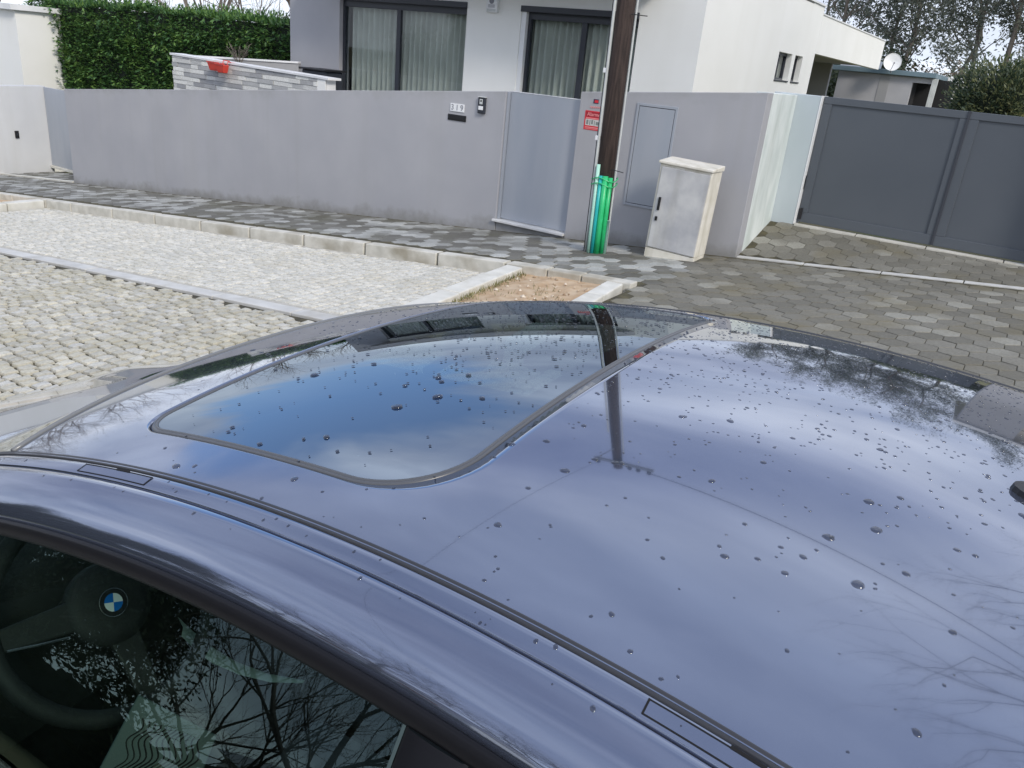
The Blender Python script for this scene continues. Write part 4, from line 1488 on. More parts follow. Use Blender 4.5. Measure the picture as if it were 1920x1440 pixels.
def leafy_tree(name, base, h, seed, label, group, mat, cw=1.0, start=.35, size=.34, nleaf=95, droop=.7, r=.14, depth=2, bark=None, clump=(.75, .75, .6)):
    rr = random.Random(seed)
    e = empty(name, base, label, "tree", group)
    b = Vector(base)
    pts = [b - Vector((0, 0, .5))]
    for i in range(1, 7):
        pts.append(b + Vector((rr.gauss(0, .12) * i * .4, rr.gauss(0, .12) * i * .4, h * .92 * i / 6)))
    MB().tube(pts, [r * (1.1 - .85 * i / 6) for i in range(7)], 8).build("trunk", bark or M_barkp, e, smooth=True)
    lim, tips = MB(), []
    for k in range(int(h * 1.5)):
        t = start + (1 - start) * rr.random()
        i = min(5, int(t * 6))
        p = pts[i].lerp(pts[i + 1], t * 6 - i)
        a = rr.uniform(0, 6.28)
        d = Vector((math.cos(a), math.sin(a), rr.uniform(.25, 1.0)))
        branchy(lim, p, d, cw * h * .16 * rr.uniform(.7, 1.2), r * .30, depth, rr, .6, .1, tips, 4)
    lim.build("limbs", bark or M_barkp, e)
    m = MB()
    for p in tips:
        if rr.random() < .78:
            leaf_quads(m, p, [c * cw * rr.uniform(.6, 1.15) for c in clump], int(nleaf * rr.uniform(.3, 1.0)), size, droop, rr=rr)
    m.build("crown", mat, e)
    return e


def vegetation():
    # conifer hedge behind the stone clad wall
    e = empty("conifer_hedge", (-19.5, 13.9, -1.5), "tall dark green clipped conifer hedge left of the house", "hedge")
    x0, x1, y0, y1, zt = -24.9, -14.25, 13.1, 14.6, 2.06
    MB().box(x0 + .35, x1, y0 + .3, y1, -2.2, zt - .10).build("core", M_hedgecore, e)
    m = MB()
    rr = random.Random(21)

    def spray(p, nrm, s_):
        a = (nrm * rr.uniform(.35, 1.0) + Vector((rr.gauss(0, .55), rr.gauss(0, .4), rr.uniform(-.55, .55)))).normalized()
        b = a.cross(Vector((rr.gauss(0, .5), rr.gauss(0, .5), 1))).normalized()
        q = p + a * s_
        wv = s_ * .17
        m.add([p, p + a * s_ * .35 + b * wv, q, p + a * s_ * .35 - b * wv], [(0, 1, 2, 3)])
        for k in (-1, 1):
            t = p + a * s_ * rr.uniform(.2, .5)
            d2 = (a + b * k * rr.uniform(.6, 1.0)).normalized()
            u = d2.cross(Vector((rr.gauss(0, .3), rr.gauss(0, .3), 1))).normalized()
            m.add([t, t + d2 * s_ * .3 + u * wv * .6, t + d2 * s_ * .6, t + d2 * s_ * .3 - u * wv * .6], [(0, 1, 2, 3)])

    def lump(x, z):
        return .20 * noise.noise((x * .9, z * 1.0, 3)) + .10 * noise.noise((x * 2.6, z * 2.6, 7))
    for k in range(24000):
        x, z = rr.uniform(x0, x1), rr.uniform(-.2, zt)
        d = lump(x, z)
        back = rr.random() ** 2 * .22
        top_in = smooth01(zt - .5, zt, z) * .18
        spray(Vector((x, y0 + .16 - d + back + top_in, z)), Vector((0, -1, .15)), rr.uniform(.05, .13))
    for k in range(4200):
        x, y = rr.uniform(x0, x1), rr.uniform(y0 + .1, y1)
        spray(Vector((x, y, zt - .06 + .14 * noise.noise((x * 1.1, y * 1.1, 1)))), Vector((0, -.2, 1)), rr.uniform(.07, .17))
    for k in range(420):
        x = rr.uniform(x0, x1)
        y = rr.uniform(y0 + .05, y1 - .3)
        p = Vector((x, y, zt - .05 + .14 * noise.noise((x * 1.1, y * 1.1, 1))))
        for q in range(4):
            spray(p, Vector((rr.gauss(0, .15), rr.gauss(0, .15), 1.6)), rr.uniform(.07, .13))
            p = p + Vector((rr.gauss(0, .02), rr.gauss(0, .02), rr.uniform(.03, .07)))
    for k in range(900):
        x, z = rr.uniform(x0, x1), rr.uniform(-.2, zt - .1)
        spray(Vector((x, y0 + .02 - lump(x, z), z)), Vector((rr.gauss(0, .4), -1.2, -.35)), rr.uniform(.10, .19))
    for k in range(2200):
        y, z = rr.uniform(y0, y1), rr.uniform(-1.0, zt)
        spray(Vector((x0 + .2 - lump(y + 40, z), y, z)), Vector((-1, -.3, .1)), rr.uniform(.10, .24))
        if rr.random() < .3:
            spray(Vector((x1 - .02, y, z)), Vector((.3, -1, .1)), rr.uniform(.10, .2))
    m.build("foliage", M_hedge, e)
    # bare trees behind the hedge
    for i, (x, y, h, lab) in enumerate(((-21.5, 20.0, 8.0, "bare tree behind the hedge close to the house"), (-25.0, 19.0, 9.0, "bare tree behind the middle of the hedge"),
                                         (-30.0, 23.0, 8.8, "bare tree behind the left end of the hedge"), (-36.0, 24.0, 8.0, "bare tree far left behind the neighbour's house"))):
        bare_tree("bare_tree", (x, y, S * x - .2), h, 40 + i, lab, "bare trees behind the hedge", depth=4, mat=M_barkp)
    # eucalyptus belt
    labs = ["eucalyptus at the left end of the belt beside the white fascia", "slim eucalyptus second from the left in the belt", "eucalyptus behind the satellite dish", "pale trunked eucalyptus right of the dish",
            "thin eucalyptus in the gap of the belt", "broad eucalyptus in the middle of the belt", "dense eucalyptus left of the round bush", "tall dense eucalyptus above the round bush", "eucalyptus at the right end of the belt"]
    pos = [(-12.4, 50, 10.5), (-10.2, 46, 11.5), (-8.6, 52, 12.5), (-7.0, 45, 12.0), (-5.2, 55, 13.0), (-4.2, 48, 13.0), (-2.6, 44, 13.0), (-.6, 46, 14.5), (1.8, 44, 14.5)]
    for i, ((x, y, h), lab) in enumerate(zip(pos, labs)):
        leafy_tree("eucalyptus_tree", (x, y, S * x * .7 - .4), h, 60 + i, lab, "eucalyptus trees beyond the gate", M_euca, cw=.95 + .12 * (i in (6, 7, 8)), start=.30 if i < 6 else .22, nleaf=32 if i < 6 else 42, size=.22)
    # undergrowth
    for i, (x, y, rx, rz, mat, lab) in enumerate(((-7.4, 40, 2.3, 4.0, M_ever, "dark green shrub behind the satellite dish"), (-4.9, 38, 1.7, 3.4, M_brownleaf, "reddish brown shrub between the outbuilding and the bush"), (-3.2, 37, 1.5, 3.3, M_brownleaf, "brown leafless looking shrub right behind the round bush"),
                                                 (-9.6, 42, 2.0, 4.2, M_ever, "dark shrub behind the white fascia's end"), (.4, 40, 2.8, 4.0, M_ever, "dark shrub mass right of the round bush"))):
        rr = random.Random(90 + i)
        e = empty("shrub", (x, y, -.6), lab, "shrub", "shrubs under the eucalyptus belt")
        st, tips, m = MB(), [], MB()
        for k in range(7):
            a = rr.uniform(0, 6.28)
            branchy(st, (x + rr.uniform(-.4, .4), y + rr.uniform(-.4, .4), -.7), Vector((math.cos(a), math.sin(a), 1.6)), rz * .5, .04, 2, rr, .6, .1, tips, 4)
        st.build("stems", M_bark, e)
        for p in tips:
            leaf_quads(m, p, (rx * .33, rx * .33, rz * .22), 55 if mat is not M_brownleaf else 60, .26 if mat is not M_brownleaf else .13, 0, rr=rr)
        leaf_quads(m, (x, y, rz * .35), (rx, rx * .7, rz * .6), 2600 if mat is not M_brownleaf else 3500, .26 if mat is not M_brownleaf else .13, 0, rr=rr)
        m.build("crown", mat, e)
    # round bush behind the gate
    rr = random.Random(33)
    c = Vector((-1.0, 19.0, 1.86))
    e = empty("round_bush", (c.x, c.y, -.3), "dense round grey green bush with sunlit top behind the gate", "bush")
    MB().tube([(c.x, c.y, -.5), (c.x + .05, c.y, .5), (c.x, c.y, 1.4)], [.12, .10, .06], 8).build("trunk", M_bark, e)
    m = MB()
    for k in range(260):
        d = Vector((rr.gauss(0, 1), rr.gauss(0, 1), rr.gauss(0, 1))).normalized()
        f = .62 + .38 * rr.random()
        p = c + Vector((d.x * .90, d.y * .86, d.z * .84)) * f * (1 + .14 * noise.noise((d.x * 2, d.y * 2, d.z * 2 + 5)))
        for q in range(56):
            a = (d + Vector((rr.gauss(0, .55), rr.gauss(0, .55), rr.gauss(0, .4) + .5))).normalized()
            s0 = p + Vector((rr.gauss(0, .10), rr.gauss(0, .10), rr.gauss(0, .10)))
            L_ = rr.uniform(.05, .115)
            b = a.orthogonal().normalized() * L_ * .17
            m.add([s0, s0 + a * L_ * .5 + b, s0 + a * L_, s0 + a * L_ * .5 - b], [(0, 1, 2, 3)])
    m.build("crown", M_olive, e)
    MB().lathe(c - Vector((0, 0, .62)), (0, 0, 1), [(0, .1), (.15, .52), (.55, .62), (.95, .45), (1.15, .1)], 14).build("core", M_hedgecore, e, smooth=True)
    # tree uphill whose branches hang over the street (reflected at the right of the roof)
    bare_tree("bare_tree", (8.3, 11.8, S * 8.3), 15.0, 71, "tall bare tree uphill, its branches over the street", None, depth=5, lean=(-.8, -.6), r=.17)
    for i, (x, y, hh, lab) in enumerate(((-46, 13.0, 10.5, "bare tree at the downhill end of the street nearest the houses"), (-50, 19.0, 11.5, "bare tree at the downhill end of the street, behind the nearest"), (-54, 9.5, 12.5, "bare tree at the downhill end in the middle of the row"), (-57, 14.0, 12.5, "bare tree at the downhill end, back of the row"), (-60, 5.0, 13.5, "bare tree at the downhill end close to the carriageway"), (-52, 24.0, 12.0, "bare tree at the downhill end furthest from the carriageway"))):
        bare_tree("bare_tree", (x, y, S * max(x, -45) - .4), hh * 1.35, 210 + i, lab, "bare trees at the downhill end", depth=4, mat=M_barkp, r=.16)
    for i, (x0_, x1_, y0_, y1_, zt_, lab) in enumerate(((-47, -39, 10.5, 17.0, 1.2, "white flat roofed house downhill beyond the neighbour"), (-62, -52, 8.0, 16.0, 1.6, "pale house at the downhill end of the street"))):
        hh_ = empty("downhill_house", ((x0_ + x1_) / 2, (y0_ + y1_) / 2, -5), lab, "house")
        box("wall", M_house if i == 0 else M_beige, hh_, x0_, x1_, y0_, y1_, -5.5, zt_)
        box("roof", M_housegrey, hh_, x0_ - .3, x1_ + .3, y0_ - .3, y1_ + .3, zt_ + .002, zt_ + .35)
        for k in range(3):
            f = box("window", M_frame, hh_, x0_ + 1 + 2.4 * k, x0_ + 2.4 + 2.4 * k, y0_ - .06, y0_ - .002, zt_ - 2.0, zt_ - .7)
            box("pane", M_wglass, f, x0_ + 1.1 + 2.4 * k, x0_ + 2.3 + 2.4 * k, y0_ - .08, y0_ - .062, zt_ - 1.9, zt_ - .8)
    # the camera's side of the street, seen mirrored in the side window
    for i, (x, y, h, dd, lab) in enumerate(((-7.0, -9.5, 9.5, 5, "bare tree across the street, mirrored large in the side window"), (-11.5, -12.0, 9.0, 5, "bare tree across the street further downhill"), (-3.5, -11.0, 9.5, 4, "bare tree across the street opposite the gate"), (-16.0, -15.0, 9.0, 4, "bare tree across the street far downhill"))):
        bare_tree("bare_tree", (x, y, S * x), h, 140 + i, lab, "bare trees across the street", depth=dd)
    for i, (x, y, h, lab) in enumerate(((-13.5, -7.6, 4.6, "dark evergreen across the street nearest the car's nose"), (-17.0, -8.6, 5.4, "dark evergreen across the street, second downhill"), (-21.5, -9.5, 6.4, "tall dark evergreen across the street, third downhill"), (-27.0, -10.5, 7.0, "dark evergreen across the street, farthest downhill"))):
        leafy_tree("evergreen_tree", (x, y, S * x), h, 170 + i, lab, "evergreen trees across the street", M_ever, cw=1.7, start=.05, nleaf=330, size=.17, droop=.2, clump=(.65, .65, .75), bark=M_bark)
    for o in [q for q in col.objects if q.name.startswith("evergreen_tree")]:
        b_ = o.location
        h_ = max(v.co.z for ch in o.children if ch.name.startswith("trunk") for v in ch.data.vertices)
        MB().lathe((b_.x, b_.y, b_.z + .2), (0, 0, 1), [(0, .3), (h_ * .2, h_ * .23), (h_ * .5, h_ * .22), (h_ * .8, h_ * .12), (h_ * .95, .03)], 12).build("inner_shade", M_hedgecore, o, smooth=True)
    e = empty("roadside_bank", (-9, -7.5, -1), "dark overgrown hedge along the opposite side of the street", "hedge")
    m = MB()
    rr = random.Random(55)
    for k in range(14000):
        x = rr.uniform(-26, 4)
        h = 2.7 - 1.5 * smooth01(-9, -6, x) + 1.0 * noise.noise((x * .35, 2, 0)) + .5 * noise.noise((x * 1.1, 5, 0))
        z = rr.random() ** .8 * h
        y = -6.2 - .5 * noise.noise((x * .8, z, 1)) + .35 * (z / 2) * -1 - rr.random() * .5
        p = Vector((x, y, S * x + z))
        a = Vector((rr.gauss(0, .6), rr.uniform(0, 1), rr.gauss(.2, .6))).normalized()
        L_ = rr.uniform(.10, .26)
        b = a.orthogonal().normalized() * L_ * .25
        m.add([p, p + a * L_ * .5 + b, p + a * L_, p + a * L_ * .5 - b], [(0, 1, 2, 3)])
    m.build("foliage", M_ever, e)
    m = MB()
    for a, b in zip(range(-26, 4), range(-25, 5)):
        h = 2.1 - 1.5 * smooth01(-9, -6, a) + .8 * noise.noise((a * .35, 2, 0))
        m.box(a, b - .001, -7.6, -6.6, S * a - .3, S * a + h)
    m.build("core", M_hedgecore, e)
    h = empty("opposite_house", (-13, -20, -1.2), "pale gabled house across the street, mirrored in the side window", "house")
    m = MB()
    bx_ = (-17.0, -9.5, -25.0, -19.0)
    m.box(*bx_, -2.0, 3.6)
    m.build("wall", M_house, h)
    m = MB()
    m.add([(-17.3, -18.7, 3.602), (-9.2, -18.7, 3.602), (-9.2, -25.3, 3.602), (-17.3, -25.3, 3.602), (-17.3, -22, 5.6), (-9.2, -22, 5.6)], [(0, 1, 5, 4), (2, 3, 4, 5), (1, 2, 5), (3, 0, 4), (3, 2, 1, 0)])
    m.build("roof", M_housegrey, h)
    for a in (-15.8, -12.2):
        f = box("window", M_tile, h, a, a + 1.5, -18.998, -18.94, 1.0, 2.5)
        box("pane", M_wglass, f, a + .1, a + 1.4, -18.938, -18.92, 1.1, 2.4)


vegetation()


# ------------------------------------------------------------------ the car (built in its own frame: x back, y across, z up)
CX0, CYC = 0.0, 0.9933
RZ, RX0, RA, RB2, RB4 = 1.3762, -.3351, .1713, .1521, .1258


def zr(x, v):
    return RZ - RA * (x - RX0) ** 2 - RB2 * v * v - RB4 * v ** 4


def hw(x):
    return .5292 + .0504 * x + .0581 * x * x


def bez(a, b, c, d, n):
    out = []
    for i in range(1, n + 1):
        t = i / n
        u = 1 - t
        out.append(tuple(u ** 3 * a[k] + 3 * u * u * t * b[k] + 3 * u * t * t * c[k] + t ** 3 * d[k] for k in range(3)))
    return out


def rail_path():
    """right-hand (v>0) rail from screen foot over the roof edge to the boot"""
    xs = [-.93 + 1.37 * i / 60 for i in range(61)]
    top = [(x, hw(x), zr(x, hw(x))) for x in xs]
    a = top[0]
    front = bez(a, (-1.13, a[1] + .012, a[2] - .045), (-1.42, .655, 1.075), (-1.70, .71, .930), 22)
    b = top[-1]
    rear = bez(b, (.66, b[1] + .012, b[2] - .062), (.95, .635, 1.07), (1.30, .68, .955), 22)
    return front[::-1] + top + rear


RAIL = rail_path()


def car():
    car_e = empty("parked_car", (0, CYC, 0), "dark metallic blue grey car with glass sunroof, wet with raindrops", "car")
    car_e.rotation_euler = (0, TILT, 0)
    K = dict(local=True)

    # ---- roof panel with the sunroof opening
    def rrect(off, n_side=44, n_c=14):
        x0, x1, h = -.772 - off, -.292 + off, .447 + off
        rf, rr_ = .05 + off, .105 + off
        pts = []

        def arc(cx, cy, r, a0, a1):
            for i in range(n_c):
                a = R(a0 + (a1 - a0) * i / n_c)
                pts.append((cx + r * math.cos(a), cy + r * math.sin(a)))

        def ln(a, b, n):
            for i in range(n):
                t = i / n
                pts.append((a[0] + (b[0] - a[0]) * t, a[1] + (b[1] - a[1]) * t))
        # start at front-left, go along front to far side, then rear, then near
        ln((x0, -h + rf), (x0, h - rf), n_side)
        arc(x0 + rf, h - rf, rf, 180, 90)
        ln((x0 + rf, h), (x1 - rr_, h), n_side)
        arc(x1 - rr_, h - rr_, rr_, 90, 0)
        ln((x1, h - rr_), (x1, -h + rr_), n_side)
        arc(x1 - rr_, -h + rr_, rr_, 0, -90)
        ln((x1 - rr_, -h), (x0 + rf, -h), n_side)
        arc(x0 + rf, -h + rf, rf, -90, -180)
        return pts

    def outer(n_side=44, n_c=14):
        pts = []
        H = lambda v: -.975 + .045 * abs(v / .533) ** 4
        Q = lambda v: .462 - .03 * (v / .56) ** 2
        xa, xb = -.93, .432
        n1 = n_side + n_c
        # matching counts: front (n_side) + corner(n_c) + ...
        f = [(-hw(xa) + 2 * hw(xa) * i / n1) for i in range(n1)]
        half = n_c // 2
        fr = []
        total = n_side + n_c
        for i in range(total):
            v = -hw(xa) + 2 * hw(xa) * i / total
            fr.append((H(v), v))
        fa = []
        for i in range(total):
            x = xa + (xb - xa) * i / total
            fa.append((x, hw(x)))
        rer = []
        for i in range(total):
            v = hw(xb) - 2 * hw(xb) * i / total
            rer.append((Q(v), v))
        ne = []
        for i in range(total):
            x = xb + (xa - xb) * i / total
            ne.append((x, -hw(x)))
        pts = fr + fa + rer + ne
        # the inner outline starts its sides half a corner later: rotate to match
        return pts[half:] + pts[:half]

    inn, outp = rrect(.0048), outer()
    rings = []
    nr = 46
    for i in range(nr + 1):
        t = i / nr
        rings.append([(a[0] + (b[0] - a[0]) * t, a[1] + (b[1] - a[1]) * t) for a, b in zip(inn, outp)])
    rings = [[(x, v, zr(x, v)) for x, v in r] for r in rings]
    lip = [[(x, v, z - .012) for x, v, z in rings[0]]]
    m = MB().ringstack(lip + rings)
    rf = m.build("roof", M_paint, car_e, smooth=True, **K)
    # ---- sunroof
    sg = []
    base = rrect(-.0069)
    cxs, cvs = -.532, 0.0
    for i in range(26):
        t = i / 25
        sg.append([(cxs + (x - cxs) * (1 - t * .999), cvs + (v - cvs) * (1 - t * .999)) for x, v in base])
    glass = MB().ringstack([[(x, v, zr(x, v) - .0012) for x, v in r] for r in sg], cap1=True).build("sunroof", M_roofglass, car_e, smooth=True, **K)
    outward(glass, (-.5, 0, .8))
    prof = [(.0022, -.012), (.0022, -.0020), (.0010, -.0004), (-.0006, .0002), (-.0018, -.0008), (-.0026, -.0012), (-.0032, .0000), (-.0044, .0003), (-.0056, .0000), (-.0066, -.0011), (-.0070, -.008)]
    rg = []
    for off, dz in prof:
        rg.append([(x, v, zr(x, v) + dz) for x, v in rrect(off)])
    MB().ringstack(rg).build("sunroof_seal", M_rubber, glass, smooth=True, **K)
    fr_ = [[(x, v, zr(x, v) - .006) for x, v in rrect(o_)] for o_ in (-.011, -.045)]
    MB().ringstack(fr_).build("glass_border", M_black, glass, **K)
    MB().ringstack([[(x, v, zr(x, v) - .013) for x, v in rrect(o_)] for o_ in (.0050, .0020)]).build("sunroof_gap", M_gap, glass, **K)
    # headliner and sunroof cassette
    n = 12
    rows = [[(x, v, zr(x, v) - .035) for v in [-.50 + 1.0 * j / n for j in range(n + 1)]] for x in [-.29 + .70 * i / n for i in range(n + 1)]]
    MB().sheet(rows).build("headliner", M_cabin, car_e, **K)
    rows = [[(x, v, zr(x, v) - .035) for v in [-.50 + 1.0 * j / n for j in range(n + 1)]] for x in (-.93, -.84, -.76)]
    MB().sheet(rows).build("headliner", M_cabin, car_e, **K)

    # ---- rails, frames, trim (both sides), swept along the rail path
    def sweep(name, mat, prof, sgn, i0, i1, smooth=True, parent=car_e):
        rows = []
        for o_, d_ in prof:
            rows.append([(p[0], sgn * (p[1] + o_), p[2] - d_) for p in RAIL[i0:i1]])
        if sgn > 0: rows = rows[::-1]
        return MB().sheet(rows).build(name, mat, parent, smooth=smooth, **K)

    nR = len(RAIL)
    P_frame = [(.0262, .0135), (.0262, .0086), (.0275, .0078), (.035, .0105), (.045, .0150), (.055, .0208), (.065, .0285), (.073, .0365), (.079, .0445), (.0815, .0520), (.0815, .060)]
    P_rail = [(.0045, .010), (.0045, .0012), (.0060, .0008), (.012, .0026), (.018, .0046), (.0225, .0062), (.0235, .0068), (.0235, .0135)]
    P_ditch = [(-.0058, .003), (-.0052, -.0008), (-.0035, -.0018), (-.0015, -.0008), (-.0003, .0010), (.0010, -.0006), (.0025, -.0014), (.0040, -.0004), (.0045, .004)]
    P_gap = [(.0230, .0125), (.0268, .0135)]
    P_gap3 = [(.0812, .0545), (.0850, .0570)]
    P_trim = [(.0830, .0600), (.0835, .0505), (.0858, .0492), (.0888, .0520), (.0915, .0570), (.0930, .0625), (.0930, .0665), (.0910, .0685), (.0880, .0685)]
    for sgn in (-1, 1):
        sweep("roof_moulding", M_ditch, P_ditch, sgn, 0, nR)
        rl = sweep("roof_rail", M_paint, P_rail, sgn, 0, nR)
        sweep("panel_gap", M_gap, P_gap, sgn, 0, nR)
        sweep("side_frame", M_paint, P_frame, sgn, 0, nR)
        sweep("window_trim_gap", M_gap, P_gap3, sgn, 0, nR)
        sweep("window_trim", M_trim, P_trim, sgn, 0, nR)
        # roof-rack covers let into the rail
        for xa, xb in ((-.748, -.617), (-.010, .125)):
            def rp(x, o_, lift):
                y = hw(x)
                z = zr(x, y)
                d = .0010 + (o_ - .006) * .34
                return (x, sgn * (y + o_), z - d + lift)
            def strip(o0, o1, x0, x1, lift, nm, mat, par, nn=10):
                r0 = [rp(x0 + (x1 - x0) * i / nn, o0, lift) for i in range(nn + 1)]
                r1 = [rp(x0 + (x1 - x0) * i / nn, o1, lift) for i in range(nn + 1)]
                rows = [r0, r1] if sgn < 0 else [r1, r0]
                return MB().sheet(rows).build(nm, mat, par, **K)
            cv = strip(.0078, .0208, xa, xb, .0007, "rack_cover", M_paint, car_e)
            t_ = .0011
            strip(.0078, .0078 + t_, xa, xb, .0011, "cover_gap", M_gap, cv)
            strip(.0208 - t_, .0208, xa, xb, .0011, "cover_gap", M_gap, cv)
            strip(.0078, .0208, xa, xa + .0016, .0012, "cover_gap", M_gap, cv, 2)
            strip(.0078, .0208, xb - .0016, xb, .0012, "cover_gap", M_gap, cv, 2)
            xm = xa + (xb - xa) * .47
            strip(.0066, .0092, xm, xm + .026, .0013, "cover_notch", M_gap, cv, 3)

    # ---- side glass
    def belt(x):
        t = smooth01(-1.7, 1.3, x)
        return (.795 - .02 * abs(x) * .5, .925 + .035 * t)
    def topz(i):
        p = RAIL[i]
        return (p[0], p[1] + .0905, p[2] - .0665)
    for sgn in (-1, 1):
        for nm, xa, xb in (("door_glass", -1.62, -.172), ("quarter_glass", -.118, 1.02)):
            ids = [i for i in range(nR) if xa <= RAIL[i][0] <= xb and RAIL[i][2] - .074 > belt(RAIL[i][0])[1] + .004]
            cols = []
            for i in ids:
                tx, ty, tz = topz(i)
                bv, bz = belt(tx)
                c_ = []
                for k in range(13):
                    t = k / 12
                    bul = .020 * math.sin(math.pi * t)
                    c_.append((tx, sgn * (ty + (bv - ty) * t + bul), tz + (bz - tz) * t))
                cols.append(c_)
            rows = [[c[k] for c in cols] for k in range(13)]
            if sgn > 0: rows = rows[::-1]
            outward(MB().sheet(rows).build(nm, M_sideglass, car_e, smooth=True, **K), (-.2, 0, .9))
        # post between door and quarter glass
        def glp(x, t, out=0.0):
            y = hw(x)
            tx, ty, tz = x, y + .0905, zr(x, y) - .0665
            bv, bz = belt(x)
            return (x, sgn * (ty + (bv - ty) * t + .020 * math.sin(math.pi * t) + out), tz + (bz - tz) * t)
        rows = [[glp(x, k / 12, o_) for k in range(13)] for x, o_ in ((-.176, .001), (-.172, .004), (-.145, .005), (-.120, .004), (-.115, .001))]
        if sgn > 0: rows = rows[::-1]
        MB().sheet(rows).build("window_post", M_trim, car_e, smooth=True, **K)
        rows = [[glp(x, k / 12, o_) for k in range(13)] for x, o_ in ((-.180, .0012), (-.1765, .0014))]
        if sgn > 0: rows = rows[::-1]
        MB().sheet(rows).build("glass_edge", M_plate, car_e, smooth=True, **K)

    # ---- lower body
    def hood_z(x):
        tab = [(-2.86, .50), (-2.82, .60), (-2.74, .69), (-2.60, .765), (-2.40, .830), (-2.15, .880), (-1.90, .915), (-1.66, .940)]
        for (a, b), (c, d) in zip(tab, tab[1:]):
            if a <= x <= c:
                t = (x - a) / (c - a)
                return b + (d - b) * t
        return tab[0][1] if x < tab[0][0] else tab[-1][1]
    def boot_z(x):
        tab = [(1.26, .985), (1.45, .985), (1.62, .965), (1.70, .90), (1.76, .70), (1.78, .5)]
        for (a, b), (c, d) in zip(tab, tab[1:]):
            if a <= x <= c:
                return b + (d - b) * (x - a) / (c - a)
        return .985 if x < 1.3 else .5
    def half(x):
        if x < -2.2:
            t = min(1, (-2.2 - x) / .66)
            return .885 - .24 * t ** 2.2
        if x > 1.1:
            t = min(1, (x - 1.1) / .68)
            return .885 - .16 * t ** 2
        return .885
    def shoulder(x):
        if x < -1.66: return hood_z(x) - .045
        if x > 1.26: return boot_z(x) - .03
        return belt(x)[1]
    def arch(x):
        z = .20
        for ax in (-2.08, .68):
            d = abs(x - ax)
            if d < .355: z = max(z, .31 + math.sqrt(.355 ** 2 - d * d) * .98)
        return z
    xs = []
    x = -2.86
    while x < 1.785:
        xs.append(x)
        x += .0285
    for sgn in (-1, 1):
        def section(x, seg):
            h_, sz, az = half(x), shoulder(x), arch(x)
            inn_ = .055 if -1.66 < x < 1.26 else .035
            pr = [(h_ - inn_ - .03, sz + .004), (h_ - inn_, sz), (h_ - .018, sz - .035), (h_ - .004, sz - .10), (h_, .62), (h_ - .004, .52), (h_ - .012, .40), (h_ - .03, .28), (h_ - .06, .20)]
            out_ = []
            for v_, z_ in pr:
                z2 = max(z_, min(az, sz - .03))
                out_.append((x, sgn * v_, min(z2, sz + .004)))
            return out_
        def shell(nm, xa, xb, par=car_e, mat=M_paint):
            ss = [max(xa, -2.86)] + [q for q in xs if xa + .004 < q < xb - .004] + [min(xb, 1.782)]
            rows = [section(q, 0) for q in ss]
            if sgn < 0: rows = rows[::-1]
            return MB().sheet(rows).build(nm, mat, par, smooth=True, **K)
        shell("front_wing", -2.9, -1.489)
        dr = shell("door", -1.485, -.105)
        shell("rear_wing", -.101, 1.8)
        MB().box(-.36, -.17, sgn * .872 - .012, sgn * .872 + .012, .72, .75).build("door_handle", M_paint, dr, bevel=.008, **K)
        # waist seal
        rows = [[(q, sgn * (belt(q)[0] + o_), belt(q)[1] + d_) for q in [-1.6 + .05 * i for i in range(57)]] for o_, d_ in ((-.012, .008), (0, .014), (.018, .012), (.030, .002))]
        if sgn > 0: rows = rows[::-1]
        MB().sheet(rows).build("waist_trim", M_trim, car_e, smooth=True, **K)
        # wheels
        for ax in (-2.08, .68):
            wc = (ax, sgn * .76, .325)
            wh = MB().lathe((ax, sgn * .66, .325), (0, sgn, 0), [(0, .20), (.0, .29), (.02, .318), (.10, .325), (.18, .318), (.20, .29), (.205, .235)], 40, cap=False).build("tyre", M_tyre, None, smooth=True, **K)
            wheel = bpy.data.objects.new("wheel", None)
            bpy.data.objects.remove(wheel)
            wh.name = "wheel"
            wh.parent = car_e
            rm = MB().lathe((ax, sgn * .66, .325), (0, sgn, 0), [(.03, .05), (.03, .225), (.19, .235), (.20, .225), (.12, .21), (.10, .06)], 40, cap=False)
            for k in range(5):
                a = 2 * math.pi * k / 5
                mt = Matrix.Translation((ax, sgn * .835, .325)) @ Matrix.Rotation(a, 4, "Y")
                rm.box(.03, .222, -.012, .012, -.022, .022, mat=mt)
            rm.lathe((ax, sgn * .66, .325), (0, sgn, 0), [(.15, .055), (.19, .05), (.192, .02)], 20)
            rm.build("rim", M_silver, wh, auto=40, **K)
        # lamps
        MB().add([(-2.80, sgn * .40, .60), (-2.66, sgn * .70, .62), (-2.60, sgn * .725, .69), (-2.755, sgn * .42, .67)], [(0, 1, 2, 3)]).build("headlight", M_screen, car_e, **K)
        MB().box(1.735, 1.775, sgn * .58 - .12, sgn * .58 + .12, .70, .82).build("tail_light", M_signred, car_e, bevel=.01, **K)
        # mirror
        mm = MB().lathe((-1.26, sgn * .965, 1.0), (1, 0, 0), [(-.09, .015), (-.07, .055), (-.02, .08), (.04, .082), (.05, .078)], 16).build("door_mirror", M_paint, car_e, smooth=True, **K)
        MB().lathe((-1.26, sgn * .965, 1.0), (1, 0, 0), [(.0505, .074), (.052, .0735)], 16).build("mirror_glass", M_silver, mm, **K)
        MB().tube([(-1.30, sgn * .80, .945), (-1.28, sgn * .93, .975)], .018, 8).build("mirror_arm", M_trim, mm, **K)
    # bonnet, boot, bumpers
    rows = []
    for q in [q for q in xs if q <= -1.60]:
        h_ = half(q) - .034
        zc = hood_z(max(q, -2.86))
        rows.append([(q, h_ * (j / 16 - 1) if j <= 16 else h_ * (j / 16 - 1), zc - .045 * abs(j / 16 - 1) ** 2.4 + .012 * math.exp(-((abs(j / 16 - 1) - .62) / .12) ** 2)) for j in range(33)])
    MB().sheet(rows[::-1]).build("bonnet", M_paint, car_e, smooth=True, **K)
    rows = []
